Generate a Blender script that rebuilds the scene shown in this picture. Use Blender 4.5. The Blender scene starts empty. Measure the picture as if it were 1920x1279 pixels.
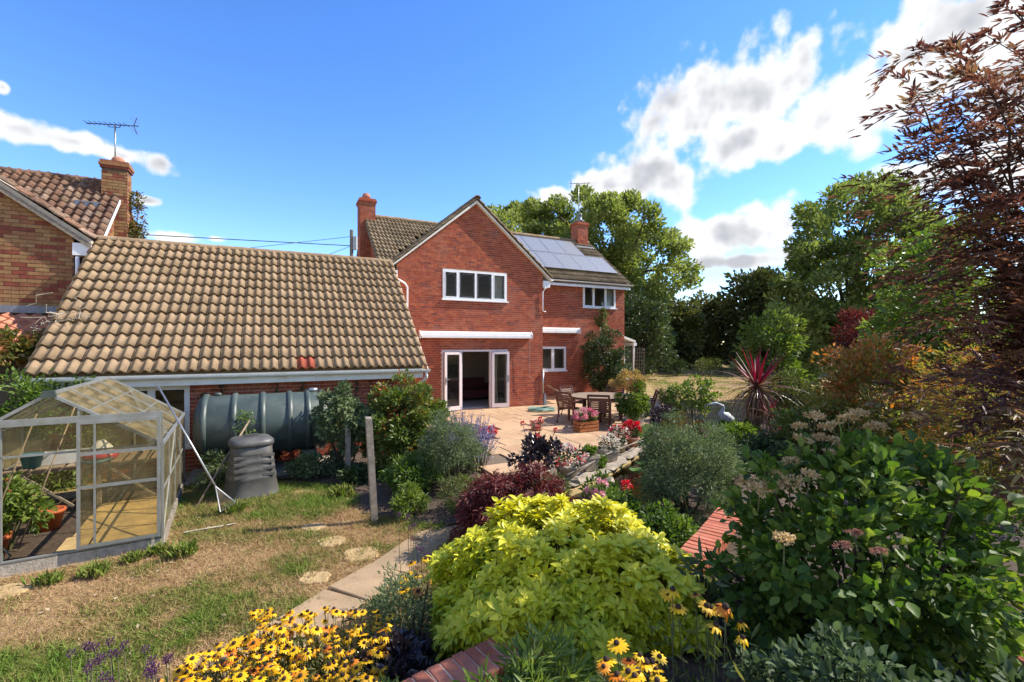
import bpy, math, random
import numpy as np
from mathutils import Vector, Matrix
S = bpy.context.scene
COL = S.collection
random.seed(7); RNG = np.random.default_rng(11)
R = math.radians
TH = R(27.2); CT, ST = math.cos(TH), math.sin(TH)
F = 870.0; HC = 2.3                                  # focal length in photo pixels, eye height above the patio

# ------------------------------------------------------------------ camera, sky, sun, exposure
cam = bpy.data.objects.new('camera', bpy.data.cameras.new('camera')); COL.objects.link(cam)
cam.location = (0, 0, HC); cam.rotation_euler = (R(90), 0, 0)
cam.data.sensor_width = 36; cam.data.lens = 36*F/1920; cam.data.shift_y = 5.5/1920
cam.data.clip_start = 0.05; cam.data.clip_end = 3000
S.camera = cam
S.view_settings.view_transform = 'Standard'; S.view_settings.look = 'None'
S.view_settings.exposure = 1.08; S.view_settings.gamma = 1
S.view_settings.use_curve_mapping = False
cy = S.cycles; cy.max_bounces = 6; cy.diffuse_bounces = 3; cy.glossy_bounces = 3; cy.transmission_bounces = 4; cy.transparent_max_bounces = 14
cy.caustics_reflective = False; cy.caustics_refractive = False; cy.sample_clamp_indirect = 8
SUN_A, SUN_E = R(14), R(43)
sd = Vector((math.cos(SUN_E)*math.cos(SUN_A), math.cos(SUN_E)*math.sin(SUN_A), math.sin(SUN_E)))
sl = bpy.data.lights.new('sun', 'SUN'); sl.energy = 4.2; sl.angle = R(0.5); sl.color = (1, .94, .84)
so = bpy.data.objects.new('sun', sl); COL.objects.link(so); so.location = (20, 0, 30)
so.rotation_euler = sd.to_track_quat('Z', 'Y').to_euler()

def px_dir(x, y):
    d = Vector(((x-960)/F, 1, (645-y)/F)); d.normalize()
    return math.atan2(d.x, d.y), math.asin(d.z)

def make_world():
    w = bpy.data.worlds.new('World'); S.world = w; w.use_nodes = True
    nt = w.node_tree; N = nt.nodes; L = nt.links; N.clear()
    def nd(t, **k):
        n = N.new(t)
        for a, b in k.items(): setattr(n, a, b)
        return n
    def val(s, v): s.default_value = v
    def mth(op, a, b=None, c=None, clamp=False):
        n = nd('ShaderNodeMath', operation=op, use_clamp=clamp)
        for i, q in enumerate((a, b, c)):
            if q is None: continue
            if isinstance(q, (int, float)): n.inputs[i].default_value = q
            else: L.new(q, n.inputs[i])
        return n.outputs[0]
    sky = nd('ShaderNodeTexSky', sky_type='NISHITA', sun_disc=False)
    sky.sun_elevation = SUN_E; sky.sun_rotation = math.atan2(sd.x, sd.y)
    sky.air_density = 1.0; sky.dust_density = 0.0; sky.ozone_density = 3.0; sky.altitude = 100
    hs = nd('ShaderNodeHueSaturation'); val(hs.inputs['Hue'], .512); val(hs.inputs['Saturation'], 1.25); val(hs.inputs['Value'], 1.0)
    L.new(sky.outputs[0], hs.inputs['Color'])
    bg = nd('ShaderNodeBackground'); val(bg.inputs[1], 0.15); L.new(hs.outputs[0], bg.inputs[0])
    tc = nd('ShaderNodeTexCoord'); sep = nd('ShaderNodeSeparateXYZ'); L.new(tc.outputs['Generated'], sep.inputs[0])
    az = mth('ARCTAN2', sep.outputs[0], sep.outputs[1]); el = mth('ARCSINE', sep.outputs[2])
    cb = nd('ShaderNodeCombineXYZ'); L.new(az, cb.inputs[0]); L.new(el, cb.inputs[1])
    # cloud field: soft ellipses (centre and half size in photo pixels) roughened by noise
    blobs = [(1310,205,150,95),(1430,170,190,115),(1550,225,150,80),(1400,265,170,62),(1640,190,150,95),(1740,110,150,110),
             (1820,40,170,130),(1920,130,170,130),(1230,310,105,55),(1150,350,130,42),(1275,345,62,60),(1050,368,75,26),
             (1350,445,110,58),(1430,435,95,60),(1500,475,80,30),(1390,488,150,22),(25,238,105,36),(130,264,95,25),(225,290,72,20),(305,306,46,26),(5,163,24,22),
             (278,376,28,9),(330,445,75,14),(405,448,30,10),(1720,335,130,44),(1870,310,130,80),(1450,530,120,16)]
    vec = cb.outputs[0]
    n1 = nd('ShaderNodeTexNoise', noise_dimensions='2D'); val(n1.inputs['Scale'], 12.0); val(n1.inputs['Detail'], 6); val(n1.inputs['Roughness'], .6); L.new(vec, n1.inputs['Vector'])
    cur = None
    for x, y, rx, ry in blobs:
        a, e = px_dir(x, y); a2, e2 = px_dir(x+rx, y); a3, e3 = px_dir(x, y-ry)
        s1 = nd('ShaderNodeMapping', vector_type='TEXTURE'); L.new(vec, s1.inputs['Vector']); val(s1.inputs['Location'], (a, e, 0)); val(s1.inputs['Scale'], (max(.01, abs(a2-a)), max(.01, abs(e3-e)), 1))
        s3 = nd('ShaderNodeVectorMath', operation='LENGTH'); L.new(s1.outputs[0], s3.inputs[0])
        cur = s3.outputs['Value'] if cur is None else mth('SMOOTH_MIN', cur, s3.outputs['Value'], .4)
    cur = mth('SUBTRACT', 1.0, mth('MINIMUM', cur, 2.2))
    # the rest of the sky carries the same kind of scattered cumulus
    n2 = nd('ShaderNodeTexNoise', noise_dimensions='2D'); val(n2.inputs['Scale'], 2.3); val(n2.inputs['Detail'], 2); L.new(vec, n2.inputs['Vector'])
    away = mth('MULTIPLY', mth('SUBTRACT', mth('ABSOLUTE', az), 0.93), 4.0, clamp=True)
    gen = mth('SUBTRACT', mth('MULTIPLY', mth('SUBTRACT', n2.outputs[0], .53), 7.0), mth('MULTIPLY', mth('SUBTRACT', 1.0, away), 4.0))
    cur = mth('MAXIMUM', cur, gen)
    vo = nd('ShaderNodeTexVoronoi', voronoi_dimensions='2D', feature='SMOOTH_F1'); val(vo.inputs['Scale'], 16.0); val(vo.inputs['Detail'], 2); val(vo.inputs['Smoothness'], .35); L.new(vec, vo.inputs['Vector'])
    cur = mth('ADD', cur, mth('MULTIPLY', mth('SUBTRACT', .70, vo.outputs['Distance']), .6))
    d0 = mth('ADD', cur, mth('MULTIPLY', mth('SUBTRACT', n1.outputs[0], .46), 1.1))
    off = nd('ShaderNodeVectorMath', operation='ADD'); L.new(vec, off.inputs[0]); val(off.inputs[1], (.018, .045, 0))
    n3 = nd('ShaderNodeTexNoise', noise_dimensions='2D'); val(n3.inputs['Scale'], 8.0); val(n3.inputs['Detail'], 3); val(n3.inputs['Roughness'], .5); L.new(off.outputs[0], n3.inputs['Vector'])
    d1 = mth('ADD', cur, mth('MULTIPLY', mth('SUBTRACT', n3.outputs[0], .5), 2.2))
    mask = nd('ShaderNodeMapRange', interpolation_type='SMOOTHSTEP'); L.new(d0, mask.inputs[0]); val(mask.inputs[1], .0); val(mask.inputs[2], .5)
    sh = nd('ShaderNodeMapRange', interpolation_type='SMOOTHSTEP'); L.new(d1, sh.inputs[0]); val(sh.inputs[1], .3); val(sh.inputs[2], 1.25)
    mix = nd('ShaderNodeMix', data_type='RGBA'); L.new(sh.outputs[0], mix.inputs['Factor'])
    val(mix.inputs['A'], (.53, .535, .545, 1)); val(mix.inputs['B'], (.285, .295, .32, 1))
    cbg = nd('ShaderNodeBackground'); val(cbg.inputs[1], 1.0); L.new(mix.outputs['Result'], cbg.inputs[0])
    ms = nd('ShaderNodeMixShader'); L.new(mask.outputs[0], ms.inputs[0]); L.new(bg.outputs[0], ms.inputs[1]); L.new(cbg.outputs[0], ms.inputs[2])
    up = nd('ShaderNodeMapRange'); L.new(sep.outputs[2], up.inputs[0]); val(up.inputs[1], 0.0); val(up.inputs[2], .03)
    out = nd('ShaderNodeOutputWorld'); ms2 = nd('ShaderNodeMixShader')
    L.new(up.outputs[0], ms2.inputs[0]); L.new(bg.outputs[0], ms2.inputs[1]); L.new(ms.outputs[0], ms2.inputs[2])
    L.new(ms2.outputs[0], out.inputs[0])
    w.cycles.sampling_method = 'MANUAL'; w.cycles.sample_map_resolution = 512
make_world()

# ------------------------------------------------------------------ helpers: materials
def M_(name):
    m = bpy.data.materials.new(name); m.use_nodes = True
    nt = m.node_tree; nt.nodes.clear()
    return m, nt
def node(nt, t, ins=None, **k):
    n = nt.nodes.new(t)
    for a, b in k.items(): setattr(n, a, b)
    for a, b in (ins or {}).items():
        s = n.inputs[a]
        if hasattr(b, 'is_output') and b.is_output: nt.links.new(b, s)
        else: s.default_value = b
    return n
def c4(c): return (c[0], c[1], c[2], 1)
def ramp(nt, fac, stops):
    r = node(nt, 'ShaderNodeValToRGB'); nt.links.new(fac, r.inputs[0])
    e = r.color_ramp.elements
    while len(e) < len(stops): e.new(.5)
    for q, (p, c) in zip(e, stops): q.position = p; q.color = c4(c)
    return r.outputs[0]
def rnd_val(nt):
    """per-piece random: an attribute on joined meshes plus the object's own random number"""
    a = node(nt, 'ShaderNodeAttribute', attribute_name='rnd'); o = node(nt, 'ShaderNodeObjectInfo')
    s = node(nt, 'ShaderNodeMath', {0: a.outputs['Fac'], 1: o.outputs['Random']}, operation='ADD')
    return node(nt, 'ShaderNodeMath', {0: s.outputs[0]}, operation='FRACT').outputs[0]
def mat_piece(name, stops, rough=.8, nscale=6., namt=.35, bump=.3, bscale=60., dark=(.05,.045,.04), darkamt=.0, dscale=1.2, spec=.3, spots=0.):
    """colour picked per piece from a ramp, mottled by noise; optional world-space staining"""
    m, nt = M_(name)
    col = ramp(nt, rnd_val(nt), stops)
    g = node(nt, 'ShaderNodeNewGeometry')
    n = node(nt, 'ShaderNodeTexNoise', {'Vector': g.outputs['Position'], 'Scale': nscale, 'Detail': 6, 'Roughness': .65})
    mr = node(nt, 'ShaderNodeMapRange', {0: n.outputs[0], 1: .3, 2: .7, 3: 1-namt, 4: 1+namt})
    mx = node(nt, 'ShaderNodeMix', {'Factor': 1.0, 'A': col, 'B': mr.outputs[0]}, data_type='RGBA', blend_type='MULTIPLY')
    c = mx.outputs['Result']
    if darkamt:
        n2 = node(nt, 'ShaderNodeTexNoise', {'Vector': g.outputs['Position'], 'Scale': dscale, 'Detail': 5, 'Roughness': .7})
        f = node(nt, 'ShaderNodeMapRange', {0: n2.outputs[0], 1: .48, 2: .72, 3: 0, 4: darkamt})
        c = node(nt, 'ShaderNodeMix', {'Factor': f.outputs[0], 'A': c, 'B': c4(dark)}, data_type='RGBA').outputs['Result']
    if spots:      # lichen
        n4 = node(nt, 'ShaderNodeTexNoise', {'Vector': g.outputs['Position'], 'Scale': 13., 'Detail': 4, 'Roughness': .75})
        f4 = node(nt, 'ShaderNodeMapRange', {0: n4.outputs[0], 1: .60, 2: .68, 3: 0, 4: spots})
        c = node(nt, 'ShaderNodeMix', {'Factor': f4.outputs[0], 'A': c, 'B': (.42,.37,.27,1)}, data_type='RGBA').outputs['Result']
    p = node(nt, 'ShaderNodeBsdfPrincipled', {'Base Color': c, 'Roughness': rough, 'Specular IOR Level': spec})
    if bump:
        b = node(nt, 'ShaderNodeTexNoise', {'Vector': g.outputs['Position'], 'Scale': bscale, 'Detail': 4})
        bn = node(nt, 'ShaderNodeBump', {'Height': b.outputs[0], 'Strength': bump, 'Distance': .01})
        nt.links.new(bn.outputs[0], p.inputs['Normal'])
    o = node(nt, 'ShaderNodeOutputMaterial', {0: p.outputs[0]})
    return m
def mat_plain(name, col, rough=.5, namt=.12, metal=0., nscale=8., bump=.0, spec=.5, dirt=None, dirtamt=.5, dscale=3.):
    m, nt = M_(name)
    g = node(nt, 'ShaderNodeNewGeometry')
    n = node(nt, 'ShaderNodeTexNoise', {'Vector': g.outputs['Position'], 'Scale': nscale, 'Detail': 5, 'Roughness': .6})
    mr = node(nt, 'ShaderNodeMapRange', {0: n.outputs[0], 1: .3, 2: .7, 3: 1-namt, 4: 1+namt})
    c = node(nt, 'ShaderNodeMix', {'Factor': 1.0, 'A': c4(col), 'B': mr.outputs[0]}, data_type='RGBA', blend_type='MULTIPLY').outputs['Result']
    if dirt:
        n2 = node(nt, 'ShaderNodeTexNoise', {'Vector': g.outputs['Position'], 'Scale': dscale, 'Detail': 7, 'Roughness': .7})
        f = node(nt, 'ShaderNodeMapRange', {0: n2.outputs[0], 1: .45, 2: .7, 3: 0, 4: dirtamt})
        c = node(nt, 'ShaderNodeMix', {'Factor': f.outputs[0], 'A': c, 'B': c4(dirt)}, data_type='RGBA').outputs['Result']
    p = node(nt, 'ShaderNodeBsdfPrincipled', {'Base Color': c, 'Roughness': rough, 'Metallic': metal, 'Specular IOR Level': spec})
    if bump:
        b = node(nt, 'ShaderNodeTexNoise', {'Vector': g.outputs['Position'], 'Scale': nscale*6, 'Detail': 4})
        bn = node(nt, 'ShaderNodeBump', {'Height': b.outputs[0], 'Strength': bump, 'Distance': .01})
        nt.links.new(bn.outputs[0], p.inputs['Normal'])
    node(nt, 'ShaderNodeOutputMaterial', {0: p.outputs[0]})
    return m
def mat_leaf(name, stops, rough=.5, tr=.3, spec=.35):
    m, nt = M_(name)
    a = node(nt, 'ShaderNodeAttribute', attribute_name='rnd')
    col = ramp(nt, a.outputs['Fac'], stops)
    p = node(nt, 'ShaderNodeBsdfPrincipled', {'Base Color': col, 'Roughness': rough, 'Specular IOR Level': spec})
    hs = node(nt, 'ShaderNodeHueSaturation', {'Saturation': 1.15, 'Value': 1.3, 'Color': col})
    t = node(nt, 'ShaderNodeBsdfTranslucent', {'Color': hs.outputs[0]})
    mx = node(nt, 'ShaderNodeMixShader', {0: tr, 1: p.outputs[0], 2: t.outputs[0]})
    node(nt, 'ShaderNodeOutputMaterial', {0: mx.outputs[0]})
    return m
def mat_glass(name, tint=(.9,.93,.9), dirt=(.35,.31,.22), dirtamt=.1, refl=1.45, dscale=5.):
    m, nt = M_(name)
    g = node(nt, 'ShaderNodeNewGeometry')
    t = node(nt, 'ShaderNodeBsdfTransparent', {0: c4(tint)})
    gl = node(nt, 'ShaderNodeBsdfGlossy', {0: (1,1,1,1), 'Roughness': .02})
    fr = node(nt, 'ShaderNodeFresnel', {0: refl})
    mx = node(nt, 'ShaderNodeMixShader', {0: fr.outputs[0], 1: t.outputs[0], 2: gl.outputs[0]})
    df = node(nt, 'ShaderNodeBsdfDiffuse', {0: c4(dirt)}); tl = node(nt, 'ShaderNodeBsdfTranslucent', {0: c4(dirt)})
    dm = node(nt, 'ShaderNodeMixShader', {0: .5, 1: df.outputs[0], 2: tl.outputs[0]})
    n = node(nt, 'ShaderNodeTexNoise', {'Vector': g.outputs['Position'], 'Scale': dscale, 'Detail': 6, 'Roughness': .65})
    f = node(nt, 'ShaderNodeMapRange', {0: n.outputs[0], 1: .3, 2: .75, 3: dirtamt*.35, 4: dirtamt*1.7})
    m2 = node(nt, 'ShaderNodeMixShader', {0: f.outputs[0], 1: mx.outputs[0], 2: dm.outputs[0]})
    node(nt, 'ShaderNodeOutputMaterial', {0: m2.outputs[0]})
    return m

# ------------------------------------------------------------------ helpers: objects and meshes
ORG = {}
def thing(name, label, cat, loc=(0,0,0), rotz=0., group=None):
    o = bpy.data.objects.new(name, None); COL.objects.link(o); o.empty_display_size = .2
    o.location = loc; o.rotation_euler = (0, 0, rotz); o['label'] = label; o['category'] = cat
    if group: o['group'] = group
    return o
def tag(o, label, cat, group=None):
    o['label'] = label; o['category'] = cat
    if group: o['group'] = group
    return o
def link(name, me, parent=None, loc=None, rot=None, mat=None, scale=None, kind=None, label=None):
    o = bpy.data.objects.new(name, me); COL.objects.link(o)
    if parent: o.parent = parent
    if loc is not None: o.location = loc
    if rot is not None: o.rotation_euler = rot
    if scale is not None: o.scale = scale if hasattr(scale, '__len__') else (scale,)*3
    if mat and len(me.materials) == 0: me.materials.append(mat)
    if kind: o['kind'] = kind
    if label: o['label'] = label
    return o
def npmesh(name, V, faces_flat, counts, rnd=None, mat=None, smooth=False):
    me = bpy.data.meshes.new(name)
    V = np.asarray(V, dtype=np.float32).reshape(-1, 3); counts = np.asarray(counts, dtype=np.int32)
    me.vertices.add(len(V)); me.vertices.foreach_set('co', V.ravel())
    ff = np.asarray(faces_flat, dtype=np.int32)
    me.loops.add(len(ff)); me.loops.foreach_set('vertex_index', ff)
    me.polygons.add(len(counts))
    st = np.zeros(len(counts), dtype=np.int32); st[1:] = np.cumsum(counts)[:-1]
    me.polygons.foreach_set('loop_start', st); me.polygons.foreach_set('loop_total', counts)
    sm_ = np.full(len(counts), smooth) if isinstance(smooth, bool) else np.asarray(smooth, dtype=bool)
    me.polygons.foreach_set('use_smooth', sm_)
    me.update(calc_edges=True)
    if rnd is not None:
        at = me.attributes.new('rnd', 'FLOAT', 'POINT'); at.data.foreach_set('value', np.asarray(rnd, dtype=np.float32))
    if mat: me.materials.append(mat)
    return me
class MB:
    def __init__(s, o=(0,0,0)): s.v = []; s.f = []; s.a = []; s.o = o; s.r = 0.
    def raw(s, vs, fs):
        n = len(s.v); ox, oy, oz = s.o
        s.v += [(x-ox, y-oy, z-oz) for x, y, z in vs]; s.f += [tuple(i+n for i in f) for f in fs]; s.a += [s.r]*len(vs); return s
    def box(s, x0, x1, y0, y1, z0, z1):
        return s.raw([(x0,y0,z0),(x1,y0,z0),(x1,y1,z0),(x0,y1,z0),(x0,y0,z1),(x1,y0,z1),(x1,y1,z1),(x0,y1,z1)],
                     [(0,3,2,1),(4,5,6,7),(0,1,5,4),(1,2,6,5),(2,3,7,6),(3,0,4,7)])
    def cbox(s, x0, x1, y0, y1, z0, z1, c=.006):
        """box with chamfered top edges"""
        return s.raw([(x0,y0,z0),(x1,y0,z0),(x1,y1,z0),(x0,y1,z0),(x0,y0,z1-c),(x1,y0,z1-c),(x1,y1,z1-c),(x0,y1,z1-c),
                      (x0+c,y0+c,z1),(x1-c,y0+c,z1),(x1-c,y1-c,z1),(x0+c,y1-c,z1)],
                     [(0,1,5,4),(1,2,6,5),(2,3,7,6),(3,0,4,7),(4,5,9,8),(5,6,10,9),(6,7,11,10),(7,4,8,11),(8,9,10,11)])
    def prism(s, poly, ext):
        n = len(poly); e = ext
        vs = list(poly) + [(p[0]+e[0], p[1]+e[1], p[2]+e[2]) for p in poly]
        return s.raw(vs, [tuple(range(n))[::-1], tuple(range(n, 2*n))] + [(i, (i+1) % n, n+(i+1) % n, n+i) for i in range(n)])
    def beam(s, p, q, w, h=None, up=(0,0,1)):
        h = h or w; p = Vector(p); q = Vector(q); d = (q-p).normalized(); u = Vector(up)
        if abs(d.dot(u)) > .98: u = Vector((0,1,0))
        x = d.cross(u).normalized()*w/2; y = x.cross(d).normalized()*h/2
        c = [p-x-y, p+x-y, p+x+y, p-x+y, q-x-y, q+x-y, q+x+y, q-x+y]
        return s.raw([tuple(k) for k in c], [(0,3,2,1),(4,5,6,7),(0,1,5,4),(1,2,6,5),(2,3,7,6),(3,0,4,7)])
    def tube(s, pts, rad, n=6, cap=True):
        pts = [Vector(p) for p in pts]; m = len(pts)
        if not hasattr(rad, '__len__'): rad = [rad]*m
        vs = []; ref = Vector((0.13, .31, 1)).normalized()
        for i, p in enumerate(pts):
            d = (pts[min(i+1, m-1)]-pts[max(i-1, 0)])
            d = d.normalized() if d.length > 1e-9 else Vector((0,0,1))
            r = ref if abs(d.dot(ref)) < .95 else Vector((1,0,0))
            x = d.cross(r).normalized(); y = d.cross(x)
            for k in range(n):
                a = 2*math.pi*k/n; vs.append(tuple(p+(x*math.cos(a)+y*math.sin(a))*rad[i]))
        fs = [(i*n+k, i*n+(k+1) % n, (i+1)*n+(k+1) % n, (i+1)*n+k) for i in range(m-1) for k in range(n)]
        if cap: fs += [tuple(range(n))[::-1], tuple(range((m-1)*n, m*n))]
        return s.raw(vs, fs)
    def lathe(s, prof, n=24, c=(0,0,0), axis='z', sq=2.0):
        vs = []
        for r, z in prof:
            for k in range(n):
                a = 2*math.pi*k/n; ca, sa = math.cos(a), math.sin(a)
                q = (abs(ca)**sq+abs(sa)**sq)**(-1/sq)
                x, y = r*q*ca, r*q*sa
                vs.append((c[0]+x, c[1]+y, c[2]+z) if axis == 'z' else (c[0]+z, c[1]+x, c[2]+y))
        m = len(prof)
        fs = [(i*n+k, i*n+(k+1) % n, (i+1)*n+(k+1) % n, (i+1)*n+k) for i in range(m-1) for k in range(n)]
        fs += [tuple(range(n))[::-1], tuple(range((m-1)*n, m*n))]
        return s.raw(vs, fs)
    def mesh(s, name, mat=None, smooth=False):
        flat = [i for f in s.f for i in f]
        return npmesh(name, s.v, flat, [len(f) for f in s.f], s.a if any(s.a) else None, mat, smooth)
    def build(s, name, mat, parent=None, smooth=False, kind=None, label=None):
        return link(name, s.mesh(name, mat, smooth), parent, kind=kind, label=label)
def structure(name, mb, mat, smooth=False):
    return mb.build(name, mat, None, smooth, 'structure')
def at(px, y, h=None, Y=None):
    """point on the level h metres below the eye (or at depth Y) along a sight line of the photograph"""
    if Y is None: Y = F*h/(y-645)
    return Vector(((px-960)/F*Y, Y, HC-(y-645)/F*Y))
def W(u, v, z=0.): return Vector((u*CT-v*ST, u*ST+v*CT, z))

# ---- foliage
def nrm(a): return a/np.maximum(1e-9, np.linalg.norm(a, axis=1, keepdims=True))
T_DIAM = (np.array([(0,0,0),(.27,.45,.07),(0,1,-.08),(-.27,.45,.07)]), [(0,1,2),(0,2,3)])
T_NARR = (np.array([(0,0,0),(.12,.45,.03),(0,1,-.12),(-.12,.45,.03)]), [(0,1,2),(0,2,3)])
T_OVAL = (np.array([(0,0,0),(.2,.22,.05),(.29,.5,.07),(.17,.8,.02),(0,1,-.1),(-.17,.8,.02),(-.29,.5,.07),(-.2,.22,.05),(0,.5,0)]),
          [(0,1,2,8),(8,2,3,4),(0,8,6,7),(8,4,5,6)])
T_LANC = (np.array([(0,0,0),(.09,.3,.02),(.08,.65,0),(0,1,-.1),(-.08,.65,0),(-.09,.3,.02)]), [(0,1,2,3),(0,3,4,5)])
T_BLADE = (np.array([(-.05,0,0),(.05,0,0),(0,1,0)]), [(0,1,2)])
def leaf_mesh(name, P, A, Nn, size, tmpl, rnd, mat):
    tv, tf = tmpl; n = len(P); k = len(tv)
    A = nrm(A); X = nrm(np.cross(A, Nn)); Z = np.cross(X, A)
    sz = np.asarray(size).reshape(-1, 1, 1) if hasattr(size, '__len__') else size
    V = P[:, None, :] + sz*(tv[None, :, 0:1]*X[:, None, :] + tv[None, :, 1:2]*A[:, None, :] + tv[None, :, 2:3]*Z[:, None, :])
    base = (np.arange(n)*k)[:, None]
    flat = np.concatenate([np.array(f) for f in tf]); cnt = np.array([len(f) for f in tf])
    return npmesh(name, V.reshape(-1, 3), (base+flat[None, :]).ravel(), np.tile(cnt, n), np.repeat(rnd, k), mat, k > 5)
def ball(n): return nrm(RNG.normal(size=(n, 3)))
def clumps(radii, k, shell=.55, low=-.75):
    """clump centres through an ellipsoid, most of them in its outer part"""
    d = ball(k*3); d = d[d[:, 2] > low][:k]
    r = (shell+(1-shell)*RNG.random((len(d), 1)))*(.84+.16*RNG.random((len(d), 1)))
    return d*r*np.array(radii)
def foliage(name, radii, n, size, tmpl, mat, k=60, cr=.28, up=.5, droop=0., shell=.5, low=-.75, cen=(0,0,0), grad=0., centres=None, sz_var=.35, jit=.16):
    radii = np.array(radii, float); C = clumps(radii, k, shell, low) if centres is None else np.asarray(centres, float); k = len(C)
    ci = RNG.integers(0, k, n)
    off = ball(n)*(RNG.random((n, 1))**.45)*cr*radii.mean()*np.array([1, 1, .8])
    P = C[ci]+off
    out = nrm(P/radii)
    A = nrm(out*.7+ball(n)*.8+np.array([0, 0, up*.3-droop])+nrm(off)*.5)
    Nn = nrm(out*.5+ball(n)*.65+np.array([0, 0, up]))
    cl = RNG.random(k)
    rnd = np.clip(.5+(cl[ci]-.5)*.45+RNG.normal(size=n)*jit+grad*(P[:, 2]/radii[2]), 0, 1)
    s = size*(1-sz_var+2*sz_var*RNG.random(n))
    return leaf_mesh(name, P+np.array(cen), A, Nn, s, tmpl, rnd, mat), C+np.array(cen)
def shrub(name, label, cat, loc, radii, n, size, tmpl, mat, stem_mat, group=None, base_z=None, stems=7, cname='foliage', tname='stem', tr=.02, trunk=None, rot=None, **k):
    """loc = middle of the crown; the thing's own origin is on the ground under it"""
    gz = base_z if base_z is not None else loc[2]-radii[2]*.8
    t = thing(name, label, cat, (loc[0], loc[1], gz), random.random()*6.28 if rot is None else rot, group)
    me, C = foliage(cname, radii, n, size, tmpl, mat, cen=(0, 0, loc[2]-gz), **k)
    link(cname, me, t, kind='stuff')
    mb = MB(); H = loc[2]-gz
    if trunk:
        zt = trunk*H; pts = [(0,0,-.05), (.03*H*random.uniform(-1,1), .03*H*random.uniform(-1,1), zt*.5), (0,0,zt), (0, 0, H)]
        mb.tube(pts, [tr*1.25, tr, tr*.85, tr*.35], 8)
        C = C[RNG.permutation(len(C))]
        for c in C[:stems]:
            z0 = random.uniform(zt, H*.85); q = Vector((0, 0, z0)); c = Vector(c)
            m = q.lerp(c, .5)+Vector((0, 0, .08*H)); mb.tube([q, m, c], [tr*.5, tr*.3, tr*.08], 5, False)
    else:
        for c in C[:stems]:
            c = Vector(c); q = Vector((c.x*.12+random.uniform(-.05,.05), c.y*.12+random.uniform(-.05,.05), -.04))
            m = Vector((c.x*.55, c.y*.55, c.z*.55)); mb.tube([q, m, c], [tr, tr*.7, tr*.25], 5, False)
    mb.build('trunk' if trunk else tname, stem_mat, t, True)
    return t
def in_poly(x, y, poly):
    x = np.asarray(x); y = np.asarray(y); r = np.zeros(x.shape, bool); j = len(poly)-1
    for i in range(len(poly)):
        xi, yi = poly[i]; xj, yj = poly[j]
        if yi != yj: r ^= ((yi > y) != (yj > y)) & (x < (xj-xi)*(y-yi)/(yj-yi)+xi)
        j = i
    return r
def vnoise(x, y, s, seed=0):
    """smooth value noise on the plane"""
    g = np.random.default_rng(seed).random((64, 64)); x = np.asarray(x)/s; y = np.asarray(y)/s
    xi = np.floor(x).astype(int); yi = np.floor(y).astype(int); fx = x-xi; fy = y-yi
    fx = fx*fx*(3-2*fx); fy = fy*fy*(3-2*fy); a = lambda i, j: g[(xi+i) % 64, (yi+j) % 64]
    return (a(0,0)*(1-fx)+a(1,0)*fx)*(1-fy)+(a(0,1)*(1-fx)+a(1,1)*fx)*fy

# ------------------------------------------------------------------ materials
RED = [(0,(.235,.050,.025)),(.25,(.315,.064,.029)),(.55,(.355,.079,.034)),(.8,(.41,.108,.046)),(.93,(.28,.066,.038)),(1,(.18,.048,.032))]
m_brick = mat_piece('red brick', RED, .88, 9, .28, .5, 90, (.42,.24,.17), .3, .8)
m_mortar = mat_plain('mortar', (.55,.35,.24), .95, .2, nscale=14, bump=.3)
m_nbrick = mat_piece('mixed stock brick', [(0,(.27,.155,.065)),(.3,(.33,.19,.08)),(.5,(.24,.095,.045)),(.68,(.30,.165,.075)),(.85,(.23,.06,.034)),(1,(.19,.055,.035))], .9, 9, .25, .5, 80)
m_nmortar = mat_plain('dark mortar', (.10,.075,.055), .95, .2, nscale=14, bump=.3)
m_tile = mat_piece('concrete roof tile', [(0,(.25,.165,.09)),(.5,(.275,.185,.103)),(1,(.30,.205,.118))], .92, 5, .2, .5, 70, (.15,.108,.055), .4, .8, spots=.35)
m_htile = mat_piece('house roof tile', [(0,(.19,.135,.077)),(.5,(.24,.172,.098)),(1,(.28,.21,.125))], .92, 5, .3, .5, 70, (.08,.07,.04), .5, 1.2)
m_rtile = mat_piece('new red tile', [(0,(.27,.06,.03)),(1,(.33,.08,.04))], .85, 6, .2, .4, 70)
m_ntile = mat_piece('old clay tile', [(0,(.145,.078,.048)),(.4,(.195,.10,.06)),(.75,(.18,.112,.07)),(1,(.25,.165,.115))], .92, 7, .4, .6, 60, (.04,.028,.024), .85, 1.3, spots=.6)
m_ctile = mat_piece('orange clay tile', [(0,(.40,.15,.08)),(1,(.50,.22,.13))], .9, 7, .35, .5, 60)
m_white = mat_plain('white plastic', (.80,.80,.79), .32, .04, dirt=(.5,.47,.4), dirtamt=.25)
m_cream = mat_plain('weathered white gutter', (.80,.76,.66), .4, .06, dirt=(.32,.31,.22), dirtamt=.4, dscale=4)
m_awn = mat_plain('awning cassette', (.76,.72,.68), .35, .04)
m_door = mat_plain('pinkish white door', (.70,.62,.60), .35, .04)
m_lead = mat_plain('lead flashing', (.17,.19,.22), .5, .25, metal=.2)
m_alu = mat_plain('aluminium', (.30,.30,.275), .5, .15, metal=.5, dirt=(.2,.18,.12), dirtamt=.5, dscale=6)
m_wood = mat_plain('grey weathered wood', (.23,.19,.145), .9, .35, nscale=14, bump=.5)
m_teak = mat_piece('teak slat', [(0,(.21,.15,.10)),(1,(.30,.225,.15))], .75, 20, .25, .3, 60)
m_chair = mat_piece('dark stained wood', [(0,(.062,.018,.010)),(1,(.10,.030,.016))], .42, 20, .25, .2, 60, spec=.5)
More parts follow.
